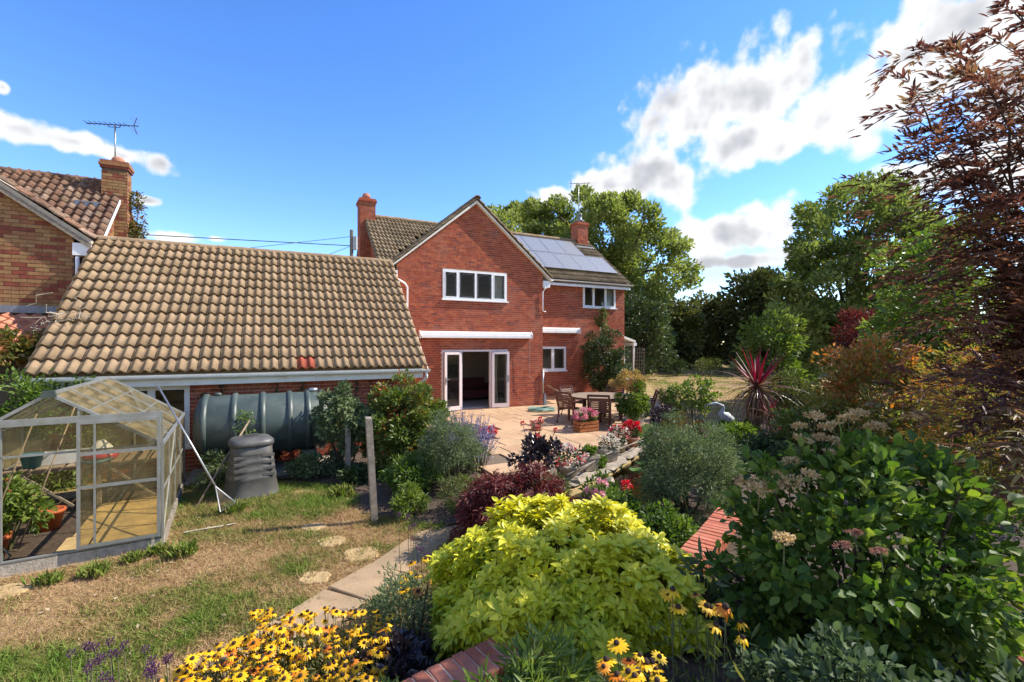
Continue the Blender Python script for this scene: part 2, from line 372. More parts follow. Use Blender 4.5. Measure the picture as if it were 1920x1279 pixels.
m_chair_sunlit = mat_piece('sunlit chair wood', [(0,(.26,.17,.12)),(1,(.34,.23,.17))], .6, 20, .25, .2, 60)  # lighter copy of the chair wood; sunlight on one chair put into colour
m_box = mat_piece('orange wood', [(0,(.30,.10,.035)),(1,(.38,.14,.05))], .6, 16, .25, .3, 60)
m_ply = mat_plain('plywood', (.50,.35,.16), .8, .18, nscale=5, dirt=(.25,.15,.06), dirtamt=.35)
m_glass = mat_glass('window glass', (.93,.95,.95), (.3,.3,.28), .015, 1.3)
m_ggl = mat_glass('dusty greenhouse glass', (.975,.955,.88), (.56,.47,.27), .11, 1.2)
m_dark = mat_plain('ceiling', (.6,.56,.5), .9, .1)
m_room = mat_plain('room wall', (.62,.52,.45), .9, .05)
m_carpet = mat_plain('carpet', (.45,.37,.33), .95, .1)
m_sofa = mat_plain('dark red upholstery', (.10,.022,.02), .8, .2)
m_curtain = mat_plain('cream curtain', (.52,.47,.36), .9, .06)
m_leadc = mat_plain('leading', (.25,.25,.26), .4, .05, metal=.4)
m_terra = mat_plain('terracotta', (.36,.14,.075), .85, .2, dirt=(.4,.3,.24), dirtamt=.4)
m_stone = mat_piece('stone', [(0,(.25,.21,.16)),(1,(.40,.33,.25))], .92, 7, .35, .8, 30, (.09,.08,.06), .5, 2)
m_slab = mat_piece('sandstone slab', [(0,(.38,.245,.135)),(.35,(.44,.295,.165)),(.7,(.46,.30,.18)),(1,(.40,.25,.145))], .85, 3, .16, .35, 40, (.26,.16,.09), .4, 2.2)
m_path = mat_piece('worn path slab', [(0,(.31,.215,.12)),(1,(.36,.245,.14))], .92, 5, .3, .6, 50, (.16,.12,.07), .6, 2.5, spots=.3)
m_step = mat_piece('yellow stepping stone', [(0,(.40,.28,.13)),(1,(.48,.34,.17))], .9, 6, .25, .4, 50, (.2,.15,.08), .4, 3)
m_planter = mat_piece('cast stone planter', [(0,(.34,.29,.21)),(1,(.42,.36,.27))], .92, 12, .3, .7, 40)
m_wpot = mat_plain('pale pot', (.62,.55,.49), .6, .06)
m_soil = mat_plain('bed soil', (.075,.048,.03), .98, .5, nscale=22, bump=.9)
m_jointsand = mat_plain('joint sand', (.14,.10,.065), .98, .3, nscale=20, bump=.4)
m_tank = mat_plain('green plastic tank', (.05,.067,.056), .45, .2, nscale=3, dirt=(.125,.14,.115), dirtamt=.55, dscale=2.5)
m_bin = mat_plain('grey plastic bin', (.075,.071,.064), .5, .12, nscale=4, dirt=(.2,.18,.14), dirtamt=.4)
m_bark = mat_plain('bark', (.085,.065,.045), .95, .35, nscale=20, bump=.8)
m_stem = mat_plain('green brown stem', (.10,.10,.04), .8, .3, nscale=20)
m_dstem = mat_plain('dark stem', (.045,.025,.02), .8, .3, nscale=20)
m_dry = mat_plain('dead stem', (.45,.38,.28), .9, .2)
m_black = mat_plain('black', (.012,.012,.012), .5, .1)
m_metal = mat_plain('galvanised metal', (.42,.42,.41), .4, .12, metal=.85)
m_blue = mat_plain('blue plastic', (.045,.16,.21), .4, .1)
m_orange = mat_plain('orange pot', (.42,.10,.03), .6, .12)
m_grey = mat_plain('grey heron paint', (.40,.42,.43), .6, .12)
m_hose = mat_plain('green hose', (.19,.33,.27), .45, .15)
m_redbag = mat_plain('red plastic bag', (.42,.03,.05), .4, .1)
m_wbag = mat_plain('white plastic', (.62,.60,.57), .5, .1)
m_koi = mat_plain('koi orange', (.62,.15,.02), .35, .15)
# foliage
G = lambda a, b, c: [(0, a), (.5, b), (1, c)]
f_lilac = mat_leaf('lilac leaf', G((.07,.10,.024),(.15,.195,.05),(.27,.31,.095)), .5, .45)
f_walnut = mat_leaf('walnut leaf', G((.10,.135,.032),(.20,.24,.062),(.32,.35,.115)), .5, .48)
f_dark = mat_leaf('dark evergreen leaf', G((.022,.04,.013),(.052,.084,.025),(.13,.16,.058)), .45, .22)
f_mixed = mat_leaf('hedge leaf', G((.04,.058,.016),(.105,.125,.034),(.25,.21,.06)), .55, .25)
f_conif = mat_leaf('conifer spray', G((.02,.034,.01),(.06,.08,.02),(.17,.17,.05)), .6, .15)
f_green = mat_leaf('mid green leaf', G((.045,.085,.014),(.10,.165,.028),(.20,.27,.055)), .5, .38)
f_light = mat_leaf('light green leaf', G((.06,.11,.018),(.135,.20,.035),(.26,.31,.07)), .45, .35)
f_grey = mat_leaf('grey green leaf', G((.065,.095,.035),(.14,.185,.075),(.26,.31,.15)), .5, .32)
f_olive = mat_leaf('olive leaf', G((.05,.075,.016),(.12,.15,.035),(.26,.25,.07)), .5, .25)
f_pier = mat_leaf('red tipped leaf', [(0,(.04,.075,.012)),(.5,(.115,.16,.03)),(.78,(.23,.23,.05)),(.9,(.33,.13,.04)),(1,(.42,.10,.04))], .45, .3)
f_acer = mat_leaf('dark red maple leaf', G((.05,.012,.012),(.125,.026,.024),(.23,.06,.048)), .5, .3)
f_elder = mat_leaf('bronze elder leaf', [(0,(.06,.026,.024)),(.35,(.145,.062,.046)),(.65,(.215,.11,.068)),(1,(.22,.185,.075))], .5, .42)
f_omaple = mat_leaf('orange maple leaf', [(0,(.10,.14,.028)),(.4,(.21,.23,.05)),(.6,(.30,.23,.06)),(.82,(.46,.18,.065)),(1,(.52,.25,.11))], .5, .45)
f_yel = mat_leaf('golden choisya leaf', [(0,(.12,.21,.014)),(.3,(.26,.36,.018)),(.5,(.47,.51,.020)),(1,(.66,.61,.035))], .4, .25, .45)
f_hyd = mat_leaf('hydrangea leaf', G((.04,.08,.016),(.10,.17,.03),(.26,.32,.06)), .5, .42, .25)
f_cream = mat_leaf('faded flower', [(0,(.40,.24,.12)),(.4,(.62,.45,.22)),(1,(.78,.62,.36))], .6, .35)
f_pinkd = mat_leaf('dusky pink flower', G((.20,.10,.07),(.32,.16,.12),(.42,.22,.18)), .6, .35)
f_lav = mat_leaf('lavender flower', G((.16,.14,.22),(.30,.27,.43),(.44,.40,.56)), .6, .3)
f_purple = mat_leaf('purple flower', G((.06,.015,.05),(.11,.03,.10),(.19,.07,.18)), .6, .3)
f_black = mat_leaf('black purple leaf', G((.012,.010,.011),(.035,.024,.028),(.10,.075,.085)), .3, .1, .6)
f_red = mat_leaf('red petal', G((.36,.008,.012),(.60,.018,.03),(.72,.06,.07)), .5, .3)
f_white = mat_leaf('white petal', G((.42,.36,.26),(.68,.62,.52),(.80,.76,.70)), .5, .3)
f_pink = mat_leaf('pink petal', G((.62,.09,.18),(.72,.30,.36),(.80,.62,.60)), .5, .3)
f_mixrw = mat_leaf('red and white petals', [(0,(.55,.02,.03)),(.42,(.6,.04,.05)),(.5,(.62,.30,.28)),(.58,(.70,.64,.54)),(1,(.78,.74,.66))], .5, .3)
f_grass = mat_leaf('lawn grass', [(0,(.46,.30,.165)),(.3,(.41,.275,.135)),(.5,(.30,.245,.09)),(.7,(.18,.21,.045)),(1,(.13,.21,.03))], .7, .3, .2)
f_creep = mat_leaf('creeper leaf', [(0,(.05,.08,.015)),(.5,(.14,.14,.03)),(.8,(.24,.10,.03)),(1,(.30,.05,.03))], .5, .3)
f_cord = mat_leaf('cordyline leaf', [(0,(.20,.13,.065)),(.4,(.15,.06,.04)),(.7,(.14,.022,.03)),(1,(.24,.03,.05))], .35, .25, .5)

# ================================================================== GROUND
PATIO = [(-.45,8.25),(-.65,9.6),(-.8,11.2),(-1.05,13.0),(-2.1,14.3),tuple(W(4.6,15.3))[:2],tuple(W(9.3,15.3))[:2],tuple(W(9.3,17.6))[:2],tuple(W(15.6,17.6))[:2],
         (6.4,20.0),(5.2,16.0),(4.3,13.3),(3.45,11.75),(2.2,10.0),(1.2,8.55),(.55,7.75)]
POND = [(.95,7.35),(1.25,6.75),(2.2,6.9),(3.3,8.3),(4.1,10.2),(3.75,11.35),(2.75,9.95),(1.75,8.4)]
WALL = [(-1.35,1.4),(-.85,1.92),(-.38,2.34),(.35,2.9),(.9,3.2),(1.38,3.65),(1.82,4.2),(2.25,4.78)]
def sm(a, b, x): t = np.clip((x-a)/(b-a), 0, 1); return t*t*(3-2*t)
def ground_z(x, y):
    x = np.asarray(x, float); y = np.asarray(y, float)
    z = -.2+.12*sm(-1.6, -.4, x+.05*(y-8))
    z = z+.05*(vnoise(x, y, 1.7, 3)-.5)*sm(20, 5, np.abs(x))
    z = z+np.clip(y-22, 0, 60)*.034
    z = np.where(in_poly(x, y, PATIO), -.09, z)
    z = np.where(in_poly(x, y, POND), -.75, z)
    return z
xs = np.concatenate([[-1500,-500,-150,-60,-30,-18], np.arange(-12, 12.01, .14), [14,17,20,25,30,40,60,150,500,1500]])
ys = np.concatenate([[-300,-60,-10,-2], np.arange(.5, 20, .14), np.arange(20, 60, 2.0), [80,150,400,900,2000]])
GX, GY = np.meshgrid(xs, ys); GZ = ground_z(GX, GY)
nx, ny = len(xs), len(ys)
I = np.arange(nx*ny).reshape(ny, nx)
quads = np.stack([I[:-1,:-1], I[:-1,1:], I[1:,1:], I[1:,:-1]], -1).reshape(-1, 4)
def mat_ground():
    m, nt = M_('dry lawn')
    g = node(nt, 'ShaderNodeNewGeometry')
    n1 = node(nt, 'ShaderNodeTexNoise', {'Vector': g.outputs['Position'], 'Scale': .55, 'Detail': 6, 'Roughness': .6})
    n2 = node(nt, 'ShaderNodeTexNoise', {'Vector': g.outputs['Position'], 'Scale': 26, 'Detail': 5, 'Roughness': .7})
    s = node(nt, 'ShaderNodeMath', {0: n2.outputs[0], 1: .45, 2: n1.outputs[0]}, operation='MULTIPLY_ADD')
    c = ramp(nt, s.outputs[0], [(.45,(.13,.09,.045)),(.62,(.35,.235,.13)),(.76,(.32,.235,.105)),(.92,(.16,.17,.05))])
    p = node(nt, 'ShaderNodeBsdfPrincipled', {'Base Color': c, 'Roughness': .95, 'Specular IOR Level': .1})
    b = node(nt, 'ShaderNodeBump', {'Height': n2.outputs[0], 'Strength': .8, 'Distance': .03}); nt.links.new(b.outputs[0], p.inputs['Normal'])
    node(nt, 'ShaderNodeOutputMaterial', {0: p.outputs[0]})
    return m
m_ground = mat_ground()
link('ground', npmesh('ground', np.stack([GX, GY, GZ], -1).reshape(-1, 3), quads.ravel(), np.full(len(quads), 4), None, m_ground, True), kind='structure')

# patio: base sheet with separately laid sandstone slabs
patio = structure('patio', MB().raw([(x, y, -.028) for x, y in PATIO], [tuple(range(len(PATIO)))]), m_jointsand)
slab_me = {}
def slab_mesh(w, d, mat, key, t=.045):
    if key not in slab_me:
        slab_me[key] = MB().cbox(0, w, 0, d, -t, 0, .008).mesh('slab', mat)
    return slab_me[key]
v = 4.6
while v < 17.6:
    d = random.choice([.45, .6, .6, .75]); u = -1+random.random()*.5
    while u < 17:
        w = random.choice([.45, .6, .75, .9, .9])
        cs = [W(u+a*w, v+b*d) for a, b in ((.5,.5),(.15,.15),(.85,.15),(.15,.85),(.85,.85))]
        if sum(bool(in_poly(c.x, c.y, PATIO)) for c in cs) >= 4:
            p = W(u+.006, v+.006, random.uniform(-.004, .004))
            link('slab', slab_mesh(w-.012, d-.012, m_slab, (w, d)), patio, p, (random.uniform(-.003,.003), random.uniform(-.003,.003), TH))
        u += w
    v += d
# garden path of concrete slabs beside the lawn
path_pts = [at(880,985,2.49), at(800,1020,2.49), at(730,1072,2.49), at(650,1120,2.49), at(560,1180,2.49), at(455,1255,2.49)]
path = structure('path', MB().raw([(p.x-.36, p.y-.1, -.186) for p in path_pts]+[(p.x+.42, p.y+.2, -.186) for p in reversed(path_pts)], [tuple(range(12))]), m_jointsand)
for a, b in zip(path_pts[:-1], path_pts[1:]):
    d = b-a; L = math.hypot(d.x, d.y); an = math.atan2(d.y, d.x)
    k = max(1, round(L/.62)); l = L/k
    for i in range(k):
        o = a.lerp(b, i/k); q = Vector((math.cos(an+math.pi/2), math.sin(an+math.pi/2), 0))*-.33
        me = MB().cbox(.008, l-.008, .05, .58, -.05, 0, .008).mesh('path_slab', m_path)
        link('path_slab', me, path, (o.x+q.x, o.y+q.y, -.158+random.uniform(-.006,.006)), (random.uniform(-.01,.01), random.uniform(-.01,.01), an+random.uniform(-.02,.02)))

# stepping stones let into the lawn
for i, (px, py, w, lab) in enumerate([(565,928,.19,'farthest stepping stone, beside the grey compost bin'),(590,959,.17,'stepping stone second from the compost bin, half grown over'),
        (588,991,.16,'shaded stepping stone in the grass left of the tall post'),(622,1017,.19,'yellow stepping stone in the lawn just beyond the post shadow'),
        (678,1040,.23,'largest yellow stepping stone, nearest the slab path'),(590,1085,.17,'small stepping stone alone in the dry lawn, nearest the yellow daisies'),
        (14,1108,.2,'pale stepping stone in front of the greenhouse sill')]):
    p = at(px, py, 2.5); mb = MB(); n = 14
    rr = [w*.86*(1+.13*math.sin(k*1.7+i)+random.uniform(-.06,.06)) for k in range(n)]
    ring = lambda s, z: [(rr[k]*s*1.15*math.cos(6.283*k/n), rr[k]*s*.95*math.sin(6.283*k/n), z) for k in range(n)]
    vs = ring(1.03,-.04)+ring(1,.012)+ring(.9,.024); fs = [(a*n+k, a*n+(k+1)%n, (a+1)*n+(k+1)%n, (a+1)*n+k) for a in (0,1) for k in range(n)]+[tuple(range(2*n,3*n))]
    o = MB().raw(vs, fs).build('stepping_stone', m_step, None); o.location = (p.x, p.y, float(ground_z(p.x, p.y))-.002)
    tag(o, lab, 'stepping stone', 'stepping stones across the lawn')

# ================================================================== HOUSE (local axes: u along the front, v away from the viewer)
BRK = {}
def brick_mesh(mat, s=1.):
    k = (mat.name, s)
    if k not in BRK:
        x, y, z = .217*s, .03, .065*s
        BRK[k] = MB().raw([(0,0,0),(x,0,0),(x,y,0),(0,y,0),(0,0,z),(x,0,z),(x,y,z),(0,y,z)], [(0,1,5,4),(1,2,6,5),(3,0,4,7),(4,5,6,7),(0,3,2,1)]).mesh('brick', mat)
    return BRK[k]
class Bricks:
    """collects the bricks of one building; the nearest become objects, the rest one joined piece per wall"""
    def __init__(s, mat, sc=1.): s.c = []; s.mat = mat; s.s = sc
    def face(s, wall, org, ang, L, z0, z1, openings=(), lim=None):
        """org (x,y) of the left end seen from outside; ang = turn about z (0 faces -v)"""
        ca, sa = math.cos(ang), math.sin(ang); bl, bh, j, jv = .217*s.s, .065*s.s, .0125*s.s, .0085*s.s
        i = 0; z = z0+j
        while z+bh <= z1+1e-6:
            iv = [(0., L)] if lim is None else [lim(z+bh)]
            for (a0, a1, b0, b1) in openings:
                if b0 < z+bh*.6 and b1 > z+bh*.4:
                    nv = []
                    for p, q in iv:
                        if a1 <= p or a0 >= q: nv.append((p, q)); continue
                        if a0 > p: nv.append((p, a0))
                        if a1 < q: nv.append((a1, q))
                    iv = nv
            for p, q in iv:
                k = math.floor((p-(i % 2)*(bl+jv)/2)/(bl+jv))
                while True:
                    st = k*(bl+jv)+(i % 2)*(bl+jv)/2; a0 = max(st, p); a1 = min(st+bl, q); k += 1
                    if st >= q: break
                    if a1-a0 > .035: s.c.append((wall, org[0]+a0*ca, org[1]+a0*sa, z, ang, a1-a0, bh))
            z += bh+j; i += 1
    def finish(s, quota, frame):
        cx, cy = frame
        full = [b for b in s.c if b[5] > .216*s.s]
        full.sort(key=lambda b: (b[1]-cx)**2+(b[2]-cy)**2+(b[3]-HC)**2)
        pick = set(id(b) for b in full[:quota]); me = brick_mesh(s.mat, s.s)
        for b in full[:quota]:
            link('brick', me, b[0], (b[1], b[2], b[3]), (0, 0, b[4]))
        walls = {}
        for b in s.c:
            if id(b) in pick: continue
            walls.setdefault(b[0], []).append(b)
        for w, bs in walls.items():
            mb = MB()
            for _, x, y, z, an, l, h in bs:
                ca, sa = math.cos(an), math.sin(an); mb.r = random.uniform(.001, .999)
                t = random.uniform(-.0015, .0015)
                c = lambda a, d, e: (x+a*ca-d*sa, y+a*sa+d*ca, z+e)
                mb.raw([c(0,t,0),c(l,t,0),c(l,.03,0),c(0,.03,0),c(0,t,h),c(l,t,h),c(l,.03,h),c(0,.03,h)], [(0,1,5,4),(1,2,6,5),(3,0,4,7),(4,5,6,7),(0,3,2,1)])
            mb.build('bricks', s.mat, w, kind='stuff')
def wall_slab(mb, u0, u1, z0, z1, v0, v1, ops=()):
    us = sorted({u0, u1, *[o[0] for o in ops], *[o[1] for o in ops]}); zs = sorted({z0, z1, *[o[2] for o in ops], *[o[3] for o in ops]})
    for a, b in zip(us[:-1], us[1:]):
        run = None
        for c, d in zip(zs[:-1], zs[1:]):
            m, n = (a+b)/2, (c+d)/2
            solid = not any(o[0] < m < o[1] and o[2] < n < o[3] for o in ops)
            if solid: run = (run[0], d) if run else (c, d)
            if (not solid or d == zs[-1]) and run: mb.box(a, b, v0, v1, *run); run = None
def tile_shape(w, g, rolls, amp, seg=8, lap=1.14, lift=.03, lip=.034):
    n = rolls*seg; L = g*lap; vs = []
    for y, dz in ((0, lift), (L, 0.)):
        for i in range(n+1):
            x = w*i/n; c = .5-.5*math.cos(2*math.pi*rolls*i/n)
            vs.append((x, y, dz+amp*c**1.35))
    for i in range(n+1): vs.append((vs[i][0], .0, vs[i][2]-lip))
    for i in range(n+1): vs.append((vs[i][0], L*.5, vs[i][2]-lip-lift*.5))
    m = n+1
    fs = [(i, i+1, m+i+1, m+i) for i in range(n)]+[(2*m+i, 2*m+i+1, i+1, i) for i in range(n)]+[(3*m+i, 3*m+i+1, 2*m+i+1, 2*m+i) for i in range(n)]
    fs += [(0, m, 3*m, 2*m), (n, 2*m+n, 3*m+n, m+n)]
    return vs, fs
def tile_roof(parent, O, a, b, L, S_, w, g, mat, rolls=2, amp=.04, keep=None, single=False, seg=8, name='tile', special=None, lift=.03, jit=.0):
    """rows of interlocking tiles: O = eave corner, a along the eave, b up the slope"""
    O, a, b = Vector(O), Vector(a).normalized(), Vector(b).normalized(); nn = a.cross(b).normalized()
    cols = round(L/w); w = L/cols; rows = round(S_/g); g = S_/rows
    vs, fs = tile_shape(w*.985, g, rolls, amp, seg, lift=lift); mb = MB(); me = None
    me = MB().raw(vs, fs).mesh(name, mat, False) if single else None
    if single:
        for p in me.polygons[:cols*0+rolls*seg]: p.use_smooth = True
    rot = Matrix((a, b, nn)).transposed().to_euler()
    for r in range(rows):
        for c in range(cols):
            o = O+a*(c*w)+b*(r*g)+nn*random.uniform(0, .004+jit)
            m = o+a*w/2+b*g/2
            if keep and not keep(m): continue
            if single:
                if special and (r, c) in special:
                    link(name, MB().raw(vs, fs).mesh(name, special[(r, c)], True), parent, o, rot, label='newer red replacement tile in the lowest row')
                else: link(name, me, parent, o, (rot.x+random.uniform(-.012,.012), rot.y+random.uniform(-.01,.01), rot.z+random.uniform(-.008,.008)))
            else:
                mb.r = random.uniform(.001, .999)
                mb.raw([tuple(o+a*x+b*y+nn*z) for x, y, z in vs], fs)
    if not single:
        o = mb.build('tiles', mat, parent, kind='stuff'); o.data.polygons.foreach_set('use_smooth', np.arange(len(o.data.polygons)) % len(fs) < rolls*seg)
def ridge_tiles(parent, p, q, n, r, mat, name='ridge_tile'):
    p, q = Vector(p), Vector(q); d = (q-p); l = d.length/n; rz = math.atan2(d.y, d.x)
    prof = [(r*math.cos(t), r*.8*math.sin(t)) for t in [math.pi*k/8 for k in range(9)]]
    vs = [(0, y, z) for y, z in prof]+[(l*.985, y*.97, z*.97) for y, z in prof]+[(0, y*.8, z*.75) for y, z in prof]
    fs = [(k, k+1, 10+k, 9+k) for k in range(8)]+[(k, 18+k, 19+k, k+1) for k in range(8)]
    me = MB().raw(vs, fs).mesh(name, mat, False)
    for i in range(n): link(name, me, parent, p+d*(i/n)+Vector((0,0,random.uniform(-.006,.006))), (0, 0, rz))
def window(parent, u0, u1, z0, z1, v, lights, mat=None, lead=True, sill=True, curtains=(), ft=.06):
    """white frame set in the opening; lights = widths as fractions; sub-parts: panes, leading, sill, curtains"""
    mat = mat or m_white; mb = MB(); t = ft; v0, v1 = v-.012, v+.07
    mb.box(u0, u1, v0, v1, z1-t, z1); mb.box(u0, u1, v0, v1, z0, z0+t); mb.box(u0, u0+t, v0, v1, z0+t, z1-t); mb.box(u1-t, u1, v0, v1, z0+t, z1-t)
    x = u0; tot = sum(lights); cells = []
    for i, l in enumerate(lights):
        a = u0+(u1-u0)*sum(lights[:i])/tot; b = u0+(u1-u0)*sum(lights[:i+1])/tot
        if i: mb.box(a-t*.5, a+t*.5, v0-.004, v1-.004, z0+t, z1-t)
        cells.append((a+(t if i == 0 else t*.5), b-(t if i == len(lights)-1 else t*.5)))
    o = mb.build('window', mat, parent)
    for i, (a, b) in enumerate(cells):
        sash = .035 if i in (0, len(cells)-1) else .012
        s = MB(); vv = v0-.008
        for q in ((a, a+sash), (b-sash, b)): s.box(q[0], q[1], vv, v1-.02, z0+t, z1-t)
        for q in ((z0+t, z0+t+sash), (z1-t-sash, z1-t)): s.box(a+sash, b-sash, vv, v1-.02, q[0], q[1])
        s.build('sash', mat, o)
        MB().box(a+sash, b-sash, v+.02, v+.03, z0+t+sash, z1-t-sash).build('pane', m_glass, o)
        if lead:
            p0, p1, q0, q1 = a+sash+.05, b-sash-.05, z0+t+sash+.05, z1-t-sash-.05; c = .07
            pts = [(p0+c,q0),(p1-c,q0),(p1,q0+c),(p1,q1-c),(p1-c,q1),(p0+c,q1),(p0,q1-c),(p0,q0+c)]
            lm = MB()
            for k in range(8):
                A, B = pts[k], pts[(k+1) % 8]; lm.beam((A[0], v+.014, A[1]), (B[0], v+.014, B[1]), .009, .007, (0,1,0))
            lm.build('leading', m_leadc, o)
    if sill: MB().box(u0-.05, u1+.05, v-.07, v+.05, z0-.045, z0-.002).build('sill', mat, o)
    for (a, b) in curtains:
        cm = MB(); n = 14; vs = []
        for k in range(n+1):
            x = a+(b-a)*k/n; y = v+.16+.025*math.sin(k*2.1)
            vs += [(x, y, z0+.02), (x, y, z1-.02)]
        cm.raw(vs, [(2*k, 2*k+2, 2*k+3, 2*k+1) for k in range(n)]).build('curtain', m_curtain, o)
    return o
def gutter(parent, u0, u1, v, z, mat, r=.055, n_br=6, axis='u', name='gutter'):
    prof = [(r*math.cos(t), r*math.sin(t)) for t in [math.pi+math.pi*k/8 for k in range(9)]]
    def P(a, y, z_): return (a, v+y, z+z_) if axis == 'u' else (v+y, a, z+z_)
    vs = [P(a, y, zz) for a in (u0, u1) for y, zz in prof]
    fs = [(k, k+1, 10+k, 9+k) for k in range(8)]+[tuple(range(9)), tuple(range(9, 18))]
    vs += [P(a, y*.86, zz*.86) for a in (u0, u1) for y, zz in prof]; fs += [(18+k, 27+k, 28+k, 19+k) for k in range(8)]
    fs += [(0, 9, 27, 18), (8, 26, 35, 17)]
    o = MB().raw(vs, fs).build(name, mat, parent)
    for i in range(n_br):
        a = u0+(u1-u0)*(i+.5)/n_br; q = r*1.12
        pr = [(q*math.cos(t), q*math.sin(t)) for t in [math.pi+math.pi*k/8 for k in range(9)]]
        vv = [P(a+s, y, zz) for s in (-.025, .025) for y, zz in pr]
        MB().raw(vv, [(k, k+1, 10+k, 9+k) for k in range(8)]).build('gutter_bracket', mat, o)
    return o

HO = (0, 0, 0)
c0 = W(6.3, 18.5)
house = thing('brick_house', 'two storey red brick house with front gable and solar panels', 'house', (0, 0, 0), TH)
GV, WV = 15.15, 17.45
UL, UC, UR = 3.59, 6.345, 9.10
hb = Bricks(m_brick)
ops_g = [(5.129, 7.567, 3.84, 4.86), (5.09, 7.60, -.02, 2.09)]
mb = MB(); wall_slab(mb, UL, UR, -.25, 4.93, GV+.008, GV+.26, ops_g)
mb.prism([(UL, GV+.008, 4.93), (UR, GV+.008, 4.93), (UR, GV+.008, 4.99), (UC, GV+.008, 7.30), (UL, GV+.008, 4.99)], (0, .252, 0))
gable_wall = mb.build('gable_wall', m_mortar, house)
def lim_g(z): return (0., UR-UL) if z < 4.99 else ((z-4.99)/.8385, UR-UL-(z-4.99)/.8385)
hb.face(gable_wall, (UL, GV), 0, UR-UL, -.15, 7.22, [(a-UL, b-UL, c, d) for a, b, c, d in ops_g], lim_g)
ops_w = [(12.63, 14.52, 3.99, 5.05), (10.15, 11.69, 1.12, 2.18)]
mb = MB(); wall_slab(mb, UR-.3, 15.07, -.25, 5.3, WV+.008, WV+.26, ops_w)
wing_wall = mb.build('wing_wall', m_mortar, house)
hb.face(wing_wall, (9.0, WV), 0, 6.07, -.15, 5.28, [(a-9.0, b-9.0, c, d) for a, b, c, d in ops_w])
RV, RZ, EV, EZ = 20.54, 7.80, 17.15, 5.15; SL = (RZ-EZ)/(RV-EV); BV = 24.4
# end walls and the parts the camera cannot see
mb = MB(); mb.prism([(3.608, 17.45, -.25), (3.608, BV-.3, -.25), (3.608, BV-.3, EZ-.2), (3.608, RV, RZ-.12), (3.608, 17.45, EZ+.12)], (.25, 0, 0))
end_wall = mb.build('end_wall', m_mortar, house)
zt = lambda v: min(EZ+.1+(v-17.45)*SL, RZ-.12-(v-RV)*(RZ-.2-EZ)/(BV-.3-RV))
def lim_e(z):
    a = BV-.3-max(0, (z-(EZ-.2)))*(BV-.3-RV)/(RZ-.12-EZ+.2) if z > EZ-.2 else BV-.3
    b = 17.45+max(0, z-(EZ+.12))/SL
    return (BV-.3-a, BV-.3-b)
hb.face(end_wall, (3.6, BV-.3), -math.pi/2, BV-17.75, 3.6, RZ-.25, (), lim_e)
MB().prism([(14.82, 17.72, -.25), (14.82, BV-.3, -.25), (14.82, BV-.3, EZ-.2), (14.82, RV, RZ-.12), (14.82, 17.72, EZ+.12)], (.245, 0, 0)).build('far_end_wall', m_mortar, house)
MB().box(3.87, 14.8, BV-.55, BV-.31, -.25, EZ-.2).build('rear_wall', m_mortar, house)
mb = MB(); mb.box(UL+.001, UL+.25, GV+.262, 17.44, -.25, 4.9); MB().box(UR-.25, UR-.001, GV+.262, 17.44, -.25, 4.9).build('gable_side_wall', m_mortar, house)
gsw = mb.build('gable_side_wall', m_mortar, house)
hb.face(gsw, (UL-.006, 17.44), -math.pi/2, 2.1, 2.5, 4.9)
# rooms behind the openings
mb = MB(); mb.box(3.86, 8.84, GV+.27, 17.7, -.05, .03); mb.box(3.86, 9.8, 17.72, 19.59, -.05, .03); mb.build('room_floor', m_carpet, house)
mb = MB(); mb.box(3.86, 8.84, GV+.27, 17.7, 2.5, 2.62); mb.box(3.86, 14.8, 17.72, 24, 2.5, 2.62); mb.build('upper_floor', m_dark, house)
mb = MB(); mb.box(3.86, 14.8, 19.6, 19.7, -.05, 5.0); mb.box(9.9, 10.0, 17.72, 19.59, 0, 5); mb.box(3.86, 8.84, GV+.27, 17.7, 4.9, 4.95); mb.box(3.86, 14.8, 17.72, 24, 5.06, 5.1); mb.build('inner_wall', m_room, house)
sofa = thing('sofa', 'dark red sofa seen in the room behind the open doors', 'sofa', W(7.0, 17.6, .03), TH)
MB().box(-.9, .9, -.4, .4, .12, .42).build('seat', m_sofa, sofa); MB().box(-.9, .9, .3, .5, .42, .85).build('backrest', m_sofa, sofa)
for s in (-1, 1): MB().box(s*.98-.1, s*.98+.1, -.4, .5, .0, .62).build('armrest', m_sofa, sofa)
cab = thing('cabinet', 'black cabinet standing deep inside the room', 'cabinet', W(6.6, 19.3, .03), TH)
MB().box(-.6, .6, -.2, .25, 0, 1.35).build('carcass', m_black, cab); 
for s in (-1, 1): MB().box(s*.3-.28, s*.3+.28, -.222, -.202, .05, 1.3).build('door', m_black, cab)
# windows
window(house, *ops_g[0], GV, [1, 1.15, 1.15, 1], curtains=((7.05, 7.45), (5.2, 5.3)))
window(house, *ops_w[0], WV, [1, 1.1, 1], lead=False, curtains=((14.05, 14.42),))
window(house, *ops_w[1], WV, [1, .82])
